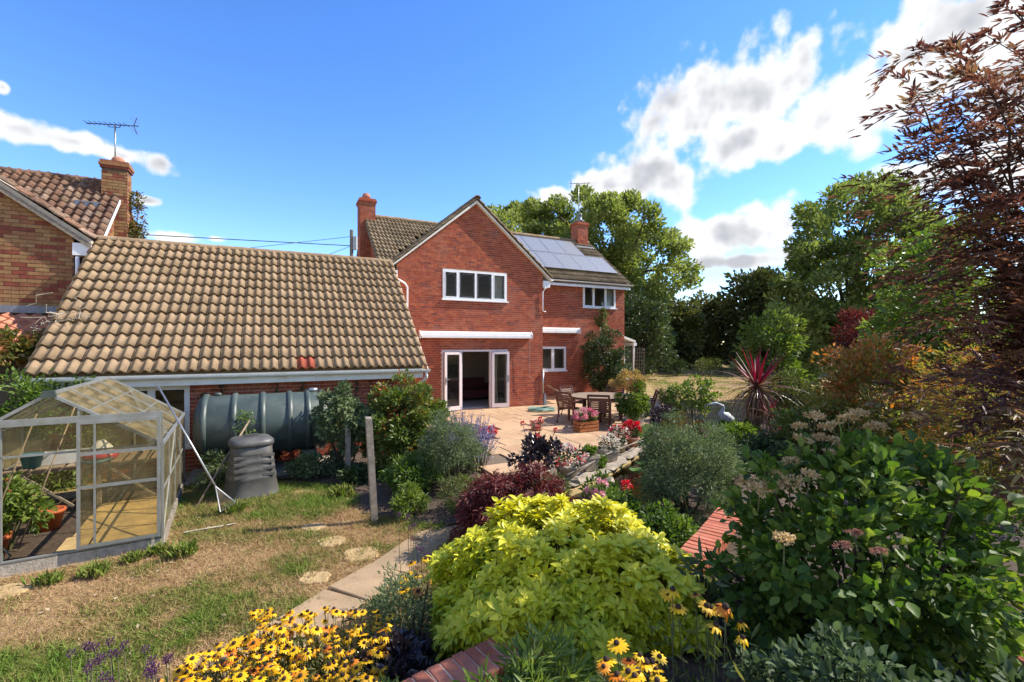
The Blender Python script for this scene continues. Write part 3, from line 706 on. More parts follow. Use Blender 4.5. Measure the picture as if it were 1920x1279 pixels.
# open french doors between two side lights
u0, u1, z0, z1 = ops_g[1]; z0 = .0
m1, m2 = 5.80, 6.92
mb = MB(); t = .06
mb.box(u0, u1, GV-.02, GV+.07, z1-t, z1); mb.box(u0, u0+t, GV-.02, GV+.07, z0, z1-t); mb.box(u1-t, u1, GV-.02, GV+.07, z0, z1-t)
mb.box(m1-.035, m1+.035, GV-.018, GV+.068, z0, z1-t); mb.box(m2-.035, m2+.035, GV-.018, GV+.068, z0, z1-t)
mb.box(u0+t, m1-.035, GV-.016, GV+.066, z0, z0+.08); mb.box(m2+.035, u1-t, GV-.016, GV+.066, z0, z0+.08)
fr = mb.build('french_door_frame', m_door, house)
MB().box(u0-.02, u1+.02, GV-.12, GV+.1, -.03, -.002).build('threshold', m_metal, fr)
MB().box(u0+t, m1-.035, GV+.02, GV+.03, z0+.08, z1-t).build('pane', m_glass, fr); MB().box(m2+.035, u1-t, GV+.02, GV+.03, z0+.08, z1-t).build('pane', m_glass, fr)
def leaf(hx, ang, s):
    """one door leaf swung right back against the side light; hinge at hx"""
    w = .66; mb = MB(); a, b = (0, w) if s > 0 else (-w, 0)
    zz0, zz1 = .03, 2.02; f = .085
    mb.box(a, b, -.06, 0, zz1-f, zz1); mb.box(a, b, -.06, 0, zz0, zz0+f*1.6); mb.box(a, a+f, -.06, 0, zz0+f*1.6, zz1-f); mb.box(b-f, b, -.06, 0, zz0+f*1.6, zz1-f)
    o = mb.build('door', m_door, house); o.location = (hx, GV-.035, 0); o.rotation_euler = (0, 0, ang)
    MB().box(a+f, b-f, -.04, -.03, zz0+f*1.6, zz1-f).build('pane', m_glass, o)
    hx_ = b-f*.5 if s > 0 else a+f*.5
    MB().box(hx_-.018, hx_+.018, -.075, -.062, .93, 1.17).beam((hx_, -.085, 1.1), (hx_-s*.11, -.1, 1.1), .022).build('handle', m_metal, o)
leaf(m2+.03, R(-5), 1); leaf(m1-.03, R(11), -1)
for a, b in ((7.02, 7.34),):
    cm = MB(); n = 14; vs = []
    for k in range(n+1):
        x = a+(b-a)*k/n; y = GV+.3+.03*math.sin(k*2.1); pinch = .05*math.sin(k)
        vs += [(x, y, .05), (x-.04, y, 1.1), (x, y, 2.03)]
    cm.raw(vs, [(3*k+j, 3*k+3+j, 3*k+4+j, 3*k+1+j) for k in range(n) for j in (0, 1)]).build('curtain', m_curtain, house)
# roofs
cs = math.cos(math.atan(SL)); LS = (RV-EV)/cs
GA, GSL = 7.44, .8385; half = UR-UC+.32
gz = lambda u: GA-abs(u-UC)*GSL
main_roof = MB().prism([(3.42, EV+.02, EZ-.07), (3.42, RV, RZ-.07), (3.42, BV, EZ-.54), (3.42, BV, EZ-.66), (3.42, RV, RZ-.2), (3.42, EV+.02, EZ-.17)], (11.78, 0, 0)).build('main_roof', m_htile, house)
keep_main = lambda p: abs(p.x-UC) > half or gz(p.x) < p.z-.02
tile_roof(main_roof, (3.40, EV, EZ), (1,0,0), (0, RV-EV, RZ-EZ), 11.82, LS, .31, .33, m_htile, keep=keep_main, seg=6, amp=.05, lift=.05)
tile_roof(main_roof, (15.22, BV+.02, EZ-.47), (-1,0,0), (0, RV-BV, RZ-EZ+.47), 11.82, math.hypot(BV-RV, RZ-EZ+.47), .31, .36, m_htile, seg=4, amp=.045)
ridge_tiles(main_roof, (3.40, RV, RZ-.02), (15.2, RV, RZ-.02), 26, .14, m_tile)
vend = lambda z: EV+(z-EZ)/SL
gable_roof = MB().prism([(UC, GV-.13, GA-.1), (UC-half, GV-.13, gz(UC-half)-.1), (UC-half, GV-.13, gz(UC-half)-.16), (UC, GV-.13, GA-.2), (UC+half, GV-.13, gz(UC+half)-.16), (UC+half, GV-.13, gz(UC+half)-.1)], (0, 4.6, 0)).build('gable_roof', m_cream, house)
LG = half*math.hypot(1, GSL)
keep_g = lambda p: p.y < vend(p.z)+.15
tile_roof(gable_roof, (UC-half, GV+4.7, gz(UC-half)-.06), (0,-1,0), (1, 0, GSL), 4.9, LG, .31, .33, m_htile, keep=keep_g, seg=6, amp=.05, lift=.05)
tile_roof(gable_roof, (UC+half, GV-.2, gz(UC+half)-.06), (0,1,0), (-1, 0, GSL), 4.9, LG, .31, .33, m_htile, keep=keep_g, seg=6, amp=.05, lift=.05)
ridge_tiles(gable_roof, (UC, GV-.2, GA-.04), (UC, GV+4.3, GA-.04), 10, .13, m_tile)
for s in (-1, 1):   # white boxed eave ends and gutters of the gable
    a = UC+s*(half-.01); b = UC+s*(UR-UC)+s*.004
    MB().box(min(a, b), max(a, b), GV-.03, GV+.25, gz(a)-.42, gz(a)-.17).build('eave_box', m_white, house)
    MB().box(min(a, b), max(a, b), GV+.25, GV+2.2, gz(a)-.2, gz(a)-.17).build('soffit', m_white, house)
    gutter(house, GV-.12, GV+(2.2 if s < 0 else 1.9), UC+s*(half+.05), gz(a)-.12, m_white, axis='v', n_br=2)
gutter(house, UR+.35, 15.3, EV-.05, EZ-.04, m_white, n_br=5)
MB().box(UR+.3, 15.2, EV+.02, EV+.05, EZ-.28, EZ-.02).box(UR+.3, 15.2, EV+.05, WV+.005, EZ-.2, EZ-.17).build('fascia', m_white, house)
# downpipes
zg = gz(UC-half)-.2
MB().tube([(UL-.32, GV-.06, zg), (UL-.3, GV-.1, zg-.12), (UL+.22, GV-.07, zg-.38), (UL+.3, GV-.07, zg-.5), (UL+.3, GV-.07, 2.2)], .036, 8).build('downpipe', m_white, house, True)
MB().tube([(UR+.3, GV+.2, gz(UC+half)-.3), (UR+.1, GV-.05, gz(UC+half)-.42), (UR-.03, GV-.05, gz(UC+half)-.6), (UR-.03, GV-.05, 3.55), (UR+.1, GV-.05, 3.52)], .022, 8).build('downpipe', m_white, house, True)
MB().tube([(UR-.02, GV-.05, 1.25), (UR-.02, GV-.05, .4)], .035, 8).build('waste_pipe', m_metal, house, True)
# solar panels in two rows
def mat_panel():
    m, nt = M_('solar cells')
    tc = node(nt, 'ShaderNodeTexCoord'); sp = node(nt, 'ShaderNodeSeparateXYZ', {0: tc.outputs['Object']})
    def grid(s, n, w):
        q = node(nt, 'ShaderNodeMath', {0: s, 1: n}, operation='MULTIPLY'); f = node(nt, 'ShaderNodeMath', {0: q.outputs[0]}, operation='FRACT')
        return node(nt, 'ShaderNodeMath', {0: f.outputs[0], 1: w}, operation='LESS_THAN').outputs[0]
    g = node(nt, 'ShaderNodeMath', {0: grid(sp.outputs[0], 6.2, .16), 1: grid(sp.outputs[1], 6.2, .16)}, operation='MAXIMUM')
    c = node(nt, 'ShaderNodeMix', {'Factor': g.outputs[0], 'A': (.15,.155,.17,1), 'B': (.29,.295,.30,1)}, data_type='RGBA')
    p = node(nt, 'ShaderNodeBsdfPrincipled', {'Base Color': c.outputs['Result'], 'Roughness': .4, 'Specular IOR Level': .5})
    node(nt, 'ShaderNodeOutputMaterial', {0: p.outputs[0]}); return m
m_panel = mat_panel()
pw, ph = .985, 1.5
fr_me = MB().box(0, pw, 0, .03, 0, .045).box(0, pw, ph-.03, ph, 0, .045).box(0, .03, .03, ph-.03, 0, .045).box(pw-.03, pw, .03, ph-.03, 0, .045).mesh('solar_panel', m_metal)
gl_me = MB().box(.03, pw-.03, .03, ph-.03, .01, .036).mesh('cells', m_panel)
rx = math.atan(SL)
for row, (b0, n, uend) in enumerate(((.72, 6, 14.82), (2.26, 5, 13.75))):
    for k in range(n):
        ua = uend-(k+1)*(pw+.012)
        o_ = Vector((ua, EV+b0*cs, EZ+b0*math.sin(rx)))+Vector((0, -math.sin(rx), math.cos(rx)))*.125
        mid = o_+Vector((.2, ph*.35*cs, ph*.35*math.sin(rx)))
        if gz(mid.x) > mid.z and abs(mid.x-UC) < half: continue
        o = link('solar_panel', fr_me, house, o_, (rx, 0, 0)); link('cells', gl_me, o)
# chimneys
def chimney(parent, u0, u1, v0, v1, z0, z1, bricks, mat_m, s=1.):
    o = MB().box(u0+.008, u1-.008, v0+.008, v1-.008, z0, z1).build('chimney', mat_m, parent)
    bricks.face(o, (u0, v0), 0, u1-u0, z0, z1-.15); bricks.face(o, (u0, v1), -math.pi/2, v1-v0, z0, z1-.15); bricks.face(o, (u1, v0), math.pi/2, v1-v0, z0, z1-.15)
    for i, e in enumerate((.03, .055, .03)):
        MB().box(u0-e, u1+e, v0-e, v1+e, z1-.15+i*.075, z1-.08+i*.075).build('corbel', bricks.mat, o)
    return o
ch = chimney(house, 3.22, 3.84, 20.1, 20.85, 3.6, 8.35, hb, m_mortar)
MB().lathe([(.2,0),(.17,.12),(.13,.2),(.06,.24)], 14, (3.53, 20.48, 8.5)).build('chimney_pot', m_terra, ch, True)
ch = chimney(house, 14.3, 14.95, 20.2, 20.85, 7.2, 8.7, hb, m_mortar)
MB().lathe([(.3,0),(.2,.08),(.13,.1),(.11,.35),(.13,.36),(.13,.42)], 14, (14.62, 20.5, 8.85)).build('chimney_pot', m_lead, ch, True)
MB().box(3.5, 4.05, 19.98, 20.1, 6.95, 7.35).build('flashing', m_lead, house)
MB().prism([(14.0,20.0,7.42),(15.15,20.0,7.42),(15.15,19.85,7.3),(14.0,19.85,7.3)], (0,.0,.03)).build('flashing', m_lead, house)
hb.finish(300, (0, 0))
# awning cassettes, folded away on brackets
def awning(label, u0, u1, v, z0, z1, crank):
    t = thing('awning', label, 'awning', W(u0, v, z0), TH, 'folded awnings on the house'); L = u1-u0; h = z1-z0
    MB().prism([(0,-.02,0),(0,-.19,.0),(0,-.21,.05),(0,-.2,h*.75),(0,-.12,h),(0,-.02,h)], (L,0,0)).build('cassette', m_awn, t)
    MB().box(.03, L-.03, -.235, -.212, .01, .09).build('front_rail', m_white, t)
    for x in (-.03, L+.002): MB().prism([(x,-.01,-.02),(x,-.22,-.02),(x,-.24,h*.6),(x,-.14,h+.02),(x,-.01,h+.02)], (.028,0,0)).build('end_cap', m_awn, t)
    if crank: MB().tube([(L-.05,-.15,0),(L-.06,-.14,-1.3),(L-.03,-.14,-1.42),(L+.05,-.14,-1.45),(L+.05,-.14,-1.55)], .009, 6).build('crank_handle', m_metal, t)
awning('long pale folded awning above the open french doors', 4.313, 8.504, GV, 2.50, 2.73, True)
awning('short white folded awning above the kitchen window beside the gable', 9.6, 12.33, WV, 2.78, 3.02, False)
# white conservatory at the far end
cv = thing('conservatory', 'white glazed conservatory with lean-to roof at the far house end', 'conservatory', W(15.1, 18.6), TH)
def cl(u, v, z): return (u-15.1, v-18.6, z)
mb = MB(); mb.prism([cl(15.08,18.3,2.86), cl(16.55,18.3,2.42), cl(16.55,18.3,2.36), cl(15.08,18.3,2.78)], (0,3.4,0)); mb.build('roof', m_cream, cv)
for k in range(6): MB().beam(cl(15.09,18.33+k*.66,2.89), cl(16.55,18.33+k*.66,2.45), .05, .05).build('glazing_bar', m_white, cv)
MB().box(*[q for p in ((16.42-15.1,16.6-15.1),(-.32,3.1),(2.2,2.36)) for q in p]).build('eaves_beam', m_white, cv)
MB().box(0, 1.42, -.3, -.2, .0, .5).box(1.32, 1.42, -.2, 3.1, 0, .5).build('dwarf_wall', m_brick, cv)
MB().box(0, 1.5, -.34, -.16, .502, .55).box(1.28, 1.5, -.158, 3.1, .502, .55).build('sill', m_white, cv)
for x, y in ((1.36,-.25),(.7,-.25),(.06,-.25),(1.37,.8),(1.37,1.9),(1.37,3.0)): MB().box(x-.045, x+.045, y-.045, y+.045, .55, 2.2).build('post', m_white, cv)
for a, b in ((.1,.65),(.75,1.31)): MB().box(a, b, -.255, -.245, .55, 2.2).build('pane', m_glass, cv)
for a, b in ((-.2,.75),(.85,1.85),(1.95,2.95)): MB().box(1.365, 1.375, a, b, .55, 2.2).build('pane', m_glass, cv)
MB().box(0.01, 1.3, 1.5, 1.6, 0, 2.3).build('inner_wall', m_cream, cv)
# dark trellis leaning beside the conservatory
tr = thing('trellis', 'dark brown wooden trellis panel leaning beside the conservatory', 'trellis', W(16.1, 17.6), TH)
tilt = lambda x, z: (x+.13*z, .1*z, z)
for k in range(5): MB().beam(tilt(-.3+.15*k, 0.05), tilt(-.3+.15*k, 2.1), .035 if k in (0,4) else .022, .03).build('upright', m_bark, tr)
for k in range(11): MB().beam(tilt(-.3, .15+.19*k), tilt(.3, .15+.19*k), .022, .024, (0,1,0)).build('slat', m_bark, tr)

# ================================================================== GARAGE
g0 = (-.26, 10.97, -.25)
garage = thing('garage', 'low brick garage with long brown tiled roof and white gutter', 'garage', (0, 0, 0), TH)
GU0, GU1, GEV, GRV, GEZ, GRZ = -3.76, 3.24, 10.67, 14.37, 1.75, 4.84
gbk = Bricks(m_brick)
ops = [(-2.9, -1.46, .3, 1.5)]
mb = MB(); wall_slab(mb, -3.5, 3.02, -.35, 1.85, 10.978, 11.2, ops); gw = mb.build('front_wall', m_mortar, garage)
gbk.face(gw, (-3.5, 10.97), 0, 6.52, -.3, 1.8, [(a+3.5, b+3.5, c, d) for a, b, c, d in ops])
for x in (-3.5, 2.78): MB().prism([(x,11.202,-.35),(x,17.6,-.35),(x,17.6,2.0),(x,GRV,GRZ-.3),(x,11.202,2.0)], (.24,0,0)).build('end_wall', m_mortar, garage)
MB().box(-3.26, 2.78, 17.4, 17.6, -.35, 2).build('rear_wall', m_mortar, garage)
gbk.finish(300, (0, 0))
for o_ in ops: window(garage, *o_, 10.97, [1,.72], m_cream, False, True, ft=.05)
roof = MB().prism([(GU0+.03,GEV+.07,GEZ-.03),(GU0+.03,GRV,GRZ-.06),(GU0+.03,18.07,GEZ-.06),(GU0+.03,18.07,GEZ-.16),(GU0+.03,GRV,GRZ-.16),(GU0+.03,GEV+.07,GEZ-.13)], (GU1-GU0-.06,0,0)).build('roof', m_tile, garage)
gs = math.hypot(GRV-GEV, GRZ-GEZ)
tile_roof(roof, (GU0, GEV, GEZ), (1,0,0), (0,GRV-GEV,GRZ-GEZ), GU1-GU0, gs-.06, .345, .372, m_tile, 2, .05, single=True, seg=8, special={(0,12): m_rtile}, lift=.062)
tile_roof(roof, (GU1, 18.07, GEZ), (-1,0,0), (0,GRV-18.07,GRZ-GEZ), GU1-GU0, gs-.06, .345, .372, m_tile, 2, .05, seg=4)
ridge_tiles(roof, (GU0, GRV, GRZ-.05), (GU1, GRV, GRZ-.05), 17, .135, m_tile)
MB().box(GU0+.1, GU1-.1, GEV+.04, GEV+.065, GEZ-.24, GEZ-.03).box(GU0+.1, GU1-.1, GEV+.066, 10.972, GEZ-.24, GEZ-.215).build('fascia', m_cream, garage)
gutter(garage, GU0-.02, GU1+.05, GEV-.02, GEZ-.05, m_cream, .068, 8)
MB().tube([(GU1-.03, GEV-.02, GEZ-.1), (GU1-.03, GEV-.02, GEZ-.24), (GU1-.16, GEV+.24, GEZ-.42), (GU1-.18, GEV+.26, GEZ-.5), (GU1-.18, GEV+.26, -.2)], .036, 8).build('downpipe', m_cream, garage, True)
for k in range(2):
    MB().prism([((GU0-.02, GU1+.005)[k],GEV,GEZ-.03),((GU0-.02, GU1+.005)[k],GRV,GRZ-.03),((GU0-.02, GU1+.005)[k],GRV,GRZ-.12),((GU0-.02, GU1+.005)[k],GEV,GEZ-.12)], (.015,0,0)).build('bargeboard', m_cream, garage)

wi = thing('wall_ivy', 'dark ivy stems creeping up the garage wall under the eave', 'climber', W(.3,10.95,-.2), TH)
for k, x in enumerate((-1.55,-1.2,-.2,.25,1.0,1.35,1.7,2.1)):
    hh = random.uniform(1.5,1.78); pts = [(x+.05*math.sin(j*1.7+k), -.02, hh*j/6) for j in range(7)]
    st_ = MB().tube(pts, .012, 5).build('stem', m_dstem, wi)
    n = 110; q = RNG.random(n); P_ = np.stack([x+.05*np.sin(q*10+k)+RNG.normal(size=n)*.05, -.03-.03*RNG.random(n), q*hh], 1)
    link('leaves', leaf_mesh('leaves', P_, ball(n), ball(n)*.5+np.array([0,-1,0]), .055*(.6+.8*RNG.random(n)), T_DIAM, RNG.random(n), f_dark), st_, kind='stuff')
# ================================================================== NEIGHBOUR'S HOUSE
nb = thing('neighbour_house', 'yellow and red brick house with old clay tiled roof on the left', 'house', (0, 0, 0), TH)
nbk = Bricks(m_nbrick, 1.12); NV = 14.0; NU = -4.06
vz = lambda u: 4.78-.73*(u-(-3.72))
NC = -7.3
mb = MB(); mb.prism([(NU, NV+.008, -.3), (NU, NV+.008, vz(NU)-.16), (NC, NV+.008, vz(NC)-.16), (2*NC-NU, NV+.008, vz(NU)-.16), (2*NC-NU, NV+.008, -.3)], (0,.25,0))
nw = mb.build('gable_wall', m_nmortar, nb)
def lim_n(z):
    b = NU if z < vz(NU)-.2 else -3.72+(4.58-z)/.73
    return (0., b-(-6.6))
nbk.face(nw, (-6.6, NV), 0, 2.6, 2.6, 6.6, (), lim_n)
MB().box(2*NC-NU, NU-.001, 14.26, 21, -.3, 4.4).build('body', m_nmortar, nb)
MB().prism([(NU-.02,15.2,3.5),(NU-.02,20.6,3.5),(NU-.02,20.6,4.5),(NU-.02,17.5,6.95),(NU-.02,15.2,4.7)], (.05,0,0)).build('end_wall', m_nmortar, nb)
nbk.face(nb.children[-1], (NU+.036, 15.2), math.pi/2, 2.2, 4.0, 6.7, (), lambda z: (max(0., (z-4.7)/.98), 2.2))
# front gable roof slope, its verge tiles and boards
gr = MB().prism([(-3.72,NV-.13,4.70),(NC,NV-.13,vz(NC)-.08),(NC,NV-.13,vz(NC)-.18),(-3.72,NV-.13,4.6)], (0,4.5,0)).build('gable_roof', m_dry, nb)
nn_ = math.hypot(1,.73)
tile_roof(gr, (-3.66, NV-.17, 4.72), (0,1,0), (-1,0,.73), 2.4, 3.5*nn_, .24, .34, m_ntile, 1, .06, single=True, seg=8, keep=lambda p: p.z < 6.05+(p.y-NV)*0 and p.x > -6.3 and p.z > 4.4+ (p.y-13.9)*.98-0.9)
MB().prism([(-3.72,NV-.14,4.60),(NC,NV-.14,vz(NC)-.18),(NC,NV-.14,vz(NC)-.30),(-3.72,NV-.14,4.48)], (0,.03,0)).build('bargeboard', m_wood, nb)
MB().box(-4.055, -3.74, NV-.1, NV+.3, 4.32, 4.6).build('eave_box', m_white, nb)
MB().tube([(-3.98,NV-.05,4.3),(-3.98,NV-.05,3.4)], .04, 8).build('downpipe', m_white, nb, True)
# main roof facing the garden
mr = MB().prism([(-12,15.0,4.53),(-12,17.5,6.95),(-12,20.8,4.3),(-12,20.8,4.2),(-12,17.5,6.83),(-12,15.0,4.43)], (8.1,0,0)).build('main_roof', m_ntile, nb)
tile_roof(mr, (-7.5, 14.95, 4.62), (1,0,0), (0,2.55,2.44), 3.6, math.hypot(2.55,2.44), .2, .29, m_ntile, 1, .06, single=True, seg=8, lift=.04, jit=.006)
ridge_tiles(mr, (-8.0,17.5,7.0), (-4.3,17.5,7.0), 9, .13, m_ntile)
MB().prism([(-3.895,14.95,4.6),(-3.895,17.5,7.02),(-3.895,17.5,6.9),(-3.895,14.95,4.48)], (.02,0,0)).build('bargeboard', m_white, nb)
ch = chimney(nb, -4.30, -3.72, 16.85, 17.3, 3.9, 7.42, nbk, m_nmortar)
MB().box(-4.75,-4.2,16.4,16.86,6.02,6.16).build('flashing', m_lead, nb)
MB().lathe([(.15,0),(.16,.03),(.15,.1),(.11,.16),(.04,.18)], 16, (-3.98,17.08,7.5)).build('chimney_pot', m_terra, ch, True)
# lean-to below the gable wall
MB().box(-8, NU+.3, NV-.1, NV+.007, 2.98, 3.14).build('flashing', m_lead, nb)
lt = MB().prism([(-8,NV-.1,2.9),(-8,11.6,2.2),(-8,11.6,2.1),(-8,NV-.1,2.8)], (4.2,0,0)).build('lean_to_roof', m_ctile, nb)
tile_roof(lt, (-6.4, 11.6, 2.24), (1,0,0), (0,2.3,.68), 2.6, 2.38, .24, .3, m_ctile, 1, .055, single=True, seg=6)
MB().box(-8, -3.85, 11.75, 13.9, -.3, 2.05).build('lean_to_wall', m_nmortar, nb)
gutter(nb, -8, -3.8, 11.55, 2.12, m_cream, .06, 3)
nbk.finish(300, (0, 0))
# aerials and the service pole behind
def aerial(label, base, top, L, ang, n, par=None):
    t = thing('tv_aerial', label, 'aerial', base); h = top
    MB().tube([(0,0,0),(0,0,h)], .022, 8).build('mast', m_metal, t, True)
    d = Vector((math.cos(ang), math.sin(ang), 0)); s = Vector((-d.y, d.x, 0))
    MB().beam(-d*L*.55+Vector((0,0,h)), d*L*.45+Vector((0,0,h)), .02).build('boom', m_black, t)
    for k in range(n):
        c = -d*L*(.54-.85*k/n)+Vector((0,0,h+.015)); MB().tube([c-s*.13, c+s*.13], .008, 5).build('element', m_black, t)
    for z in (-1, 1):
        for j in range(3):
            c = d*L*(.36+.02*j)+Vector((0,0,h+z*(.06+.07*j))); MB().tube([c-s*.2, c+s*.2], .006, 5).build('reflector', m_metal, t)
        MB().beam(d*L*.36+Vector((0,0,h)), d*L*.42+Vector((0,0,h+z*.24)), .012).build('reflector_arm', m_black, t)
    MB().tube([-d*.2+Vector((0,0,h)), -d*.17+Vector((0,0,h-.07)), d*.12+Vector((0,0,h-.07)), d*.15+Vector((0,0,h))], .01, 6).build('bracket', m_black, t)
aerial('spiky television aerial on a mast above the left brick chimney', W(-4.05,17.08,7.45), 1.15, 1.35, R(8), 9)
aerial('thin television aerial rising above the far right chimney', W(14.62,20.6,9.2), 1.75, 1.1, R(175), 7)
pole = thing('utility_pole', 'dark utility pole with wires beyond the garage ridge', 'pole', (-12.1, 35, -.2))
MB().tube([(0,0,0),(0,0,11.1)], [.16,.12], 8).build('shaft', m_bark, pole, True)
MB().box(.12,.4,-.1,.15,9.6,10.6).build('transformer', m_grey, pole)
MB().tube([(-40,-9,10.9),(-20,-4,10.2),(0,0,9.9)], .03, 5).tube([(-9,0,9.6),(0,0,10.6)], .018, 5).tube([(-5,0,8),(0,0,9.9)], .018, 5).build('wire', m_black, pole)

# ================================================================== GREENHOUSE
GT = R(31); gq = Vector((-4.31, 5.72, -.2))
gh = thing('greenhouse', 'small aluminium greenhouse with sliding door standing open', 'greenhouse', gq, GT)
gW, gL, gE, gR_ = 2.04, 2.9, 1.27, 1.94
def gw_(x, y, z=0.): return Vector((gq.x+x*math.cos(GT)-y*math.sin(GT), gq.y+x*math.sin(GT)+y*math.cos(GT), gq.z+z))
A = .019
def bar(p, q, w=A, h=None, name='glazing_bar', mat=None): return MB().beam(p, q, w, h or w).build(name, mat or m_alu, gh)
def gpane(*pts): return MB().prism(pts, (.0, .0, .004) if abs(pts[0][2]-pts[2][2]) < .9 and pts[0][0] != pts[2][0] and pts[0][1] != pts[2][1] else ((0,.004,0) if pts[0][1] == pts[2][1] else (.004,0,0))).build('pane', m_ggl, gh)
for s in ((-gW-.02,.02,-.02,.02),(-gW-.02,.02,gL-.02,gL+.02),(-.02,.02,.021,gL-.021),(-gW-.02,-gW+.02,.021,gL-.021)):
    MB().box(s[0], s[1], s[2], s[3], -.08, .13).build('plinth', m_wood if s[0] == -.02 else m_planter, gh)
for x in (-gW, 0):
    for y in (0, gL): bar((x,y,.13), (x,y,gE), .032, name='corner_post')
    bar((x,0,gE), (x,gL,gE), .036, .036, 'eave_rail')
    for k in range(1, 4): bar((x,gL*k/4,.13), (x,gL*k/4,gE))
    bar((x,0,.7), (x,gL,.7), .02)
    bar((x,.05,.15), (x,gL*.5,gE-.03), .018, name='brace'); bar((x,gL-.05,.15), (x,gL*.5,gE-.03), .018, name='brace')
    for k in range(4):
        y0, y1 = gL*k/4+.015, gL*(k+1)/4-.015
        for z0, z1 in ((.14,.695),(.705,gE-.03)): gpane((x,y0,z0),(x,y1,z0),(x,y1,z1),(x,y0,z1))
bar((-gW/2,0,gR_), (-gW/2,gL,gR_), .036, .036, 'ridge_bar')
MB().prism([(-gW/2-.07,-.03,gR_-.04),(-gW/2+.07,-.03,gR_-.04),(-gW/2+.05,-.03,gR_+.035),(-gW/2-.05,-.03,gR_+.035)], (0,.05,0)).build('ridge_cap', m_tank, gh)
for s in (-1, 1):
    e = (-gW if s < 0 else 0)
    for k in range(5): bar((e,gL*k/4,gE), (-gW/2,gL*k/4,gR_), A if 0 < k < 4 else .032, name='rafter')
    P = lambda t, y: (e+(-gW/2-e)*t, y, gE+(gR_-gE)*t)
    for t in (.36, .68): bar(P(t,0), P(t,gL), .014)
    for k in range(4):
        for t0, t1 in ((.03,.355),(.365,.675),(.685,.97)):
            y0, y1 = gL*k/4+.015, gL*(k+1)/4-.015
            a, b, c, d = P(t0,y0), P(t0,y1), P(t1,y1), P(t1,y0)
            MB().prism([a,b,c,d], (0,0,.004)).build('pane', m_ggl, gh)
# front and back gables
DX0, DX1, DH = -1.40, -.77, 1.62
for y in (0, gL):
    bar((-gW,y,gE), (0,y,gE), .022)
    for x in ((DX0, DX1) if y == 0 else (-1.36, -.68)):
        zt_ = gR_-abs(x+gW/2)/(gW/2)*(gR_-gE); bar((x,y,.13), (x,y,zt_), .022)
bar((-gW+.45,-.035,DH+.02), (.0,-.035,DH+.02), .035, .075, 'door_track'); bar((0,-.035,DH), (0,-.03,.13), .02, name='track_stay')
bar((DX0,.0,.13),(0,.0,.13), .04, .03, 'door_sill')
for a, b in ((-gW+.02,DX0-.015),(DX1+.015,-.02)):
    for z0, z1 in ((.14,.69),(.71,gE-.015)): gpane((a,0,z0),(b,0,z0),(b,0,z1),(a,0,z1))
for a, b in ((-gW+.02,-1.37),(-1.35,-.69),(-.67,-.02)):
    for z0, z1 in ((.14,.69),(.71,gE-.015)): gpane((a,gL,z0),(b,gL,z0),(b,gL,z1),(a,gL,z1))
for y in (0, gL): MB().prism([(-gW+.1,y,gE+.02),(-.1,y,gE+.02),(-gW/2,y,gR_-.04)], (0,.004,0)).build('pane', m_ggl, gh)
bar((-1.9,.02,.15), (-1.45,.02,gE-.05), .018, name='brace'); bar((-.7,.02,.15), (-.1,.02,gE-.05), .018, name='brace')
# sliding door leaf, pushed to the right
dr = MB(); y = -.06; a, b = DX1+.01, -.03
for x in (a, b): dr.box(x-.016, x+.016, y-.012, y+.012, .16, DH)
for z in (.18, .86, 1.24, DH-.02): dr.box(a+.016, b-.016, y-.011, y+.011, z-.018, z+.018)
dr.box(a+.13, a+.15, y-.01, y+.01, .2, DH-.04)
door = dr.build('door', m_alu, gh)
for z0, z1 in ((.2,.84),(.88,1.22),(1.26,DH-.04)): MB().box(a+.016, b-.016, y-.002, y+.002, z0, z1).build('pane', m_ggl, door)
MB().box(a-.01, a+.02, y-.04, y-.013, .9, 1.1).build('handle', m_metal, door)
# things inside
def gthing(name, label, cat, x, y, z, group=None): return thing(name, label, cat, gw_(x, y, z), GT, group)
MB_soil = MB().raw([tuple(gw_(x, y, .03)) for x, y in ((-gW+.03,.03),(-.03,.03),(-.03,gL-.03),(-gW+.03,gL-.03))], [(0,1,2,3)]).build('greenhouse_soil', m_soil, None, kind='structure')
for i, (x0, x1, y0, y1, lab) in enumerate(((-1.05,-.06,.06,.78,'plywood board on the greenhouse floor just inside the sill'),(-1.0,-.08,.80,1.62,'plywood board in the middle of the greenhouse floor'),(-.98,-.1,1.64,2.2,'farthest plywood board on the greenhouse floor'))):
    o = MB().cbox(x0, x1, y0, y1, 0, .02, .004).build('plywood_board', m_ply); o.location = gw_(0,0,.036+.002*i); o.rotation_euler = (0,0,GT); tag(o, lab, 'board', 'boards on the greenhouse floor')
st = gthing('staging_bench', 'slatted wooden staging bench across the back of the greenhouse', 'bench', 0, 0, .03)
for k in range(12): MB().box(-1.98+k*.163, -1.98+k*.163+.12, 1.95, 2.75, .68, .70).build('slat', m_teak, st)
for y in (2.0, 2.68): MB().box(-1.98, -.05, y, y+.04, .63, .678).build('rail', m_wood, st)
for x in (-1.94, -1.0, -.12):
    for y in (2.0, 2.68): MB().box(x, x+.05, y, y+.05, 0, .63).build('leg', m_wood, st)
for x in (-1.9, -.95): MB().beam((x+.1,1.99,.62), (x+.65,1.99,.1), .03).build('brace', m_wood, st)
def lathe_obj(name, label, cat, prof, n, loc, mat, sq=2., group=None):
    o = MB().lathe(prof, n, sq=sq).build(name, mat, None, True); o.location = loc; return tag(o, label, cat, group)
lathe_obj('plastic_pot', 'round blue plastic pot on the greenhouse bench', 'pot', [(.09,0),(.125,.17),(.135,.17),(.135,.19),(.118,.19),(.085,.02)], 18, gw_(-1.72,2.1,.735), m_blue)
tr_ = gthing('seed_tray', 'white foam seed tray on the greenhouse bench', 'tray', -1.4, 2.3, .735)
MB().box(-.28,.28,-.16,.16,0,.015).build('base', m_wbag, tr_)
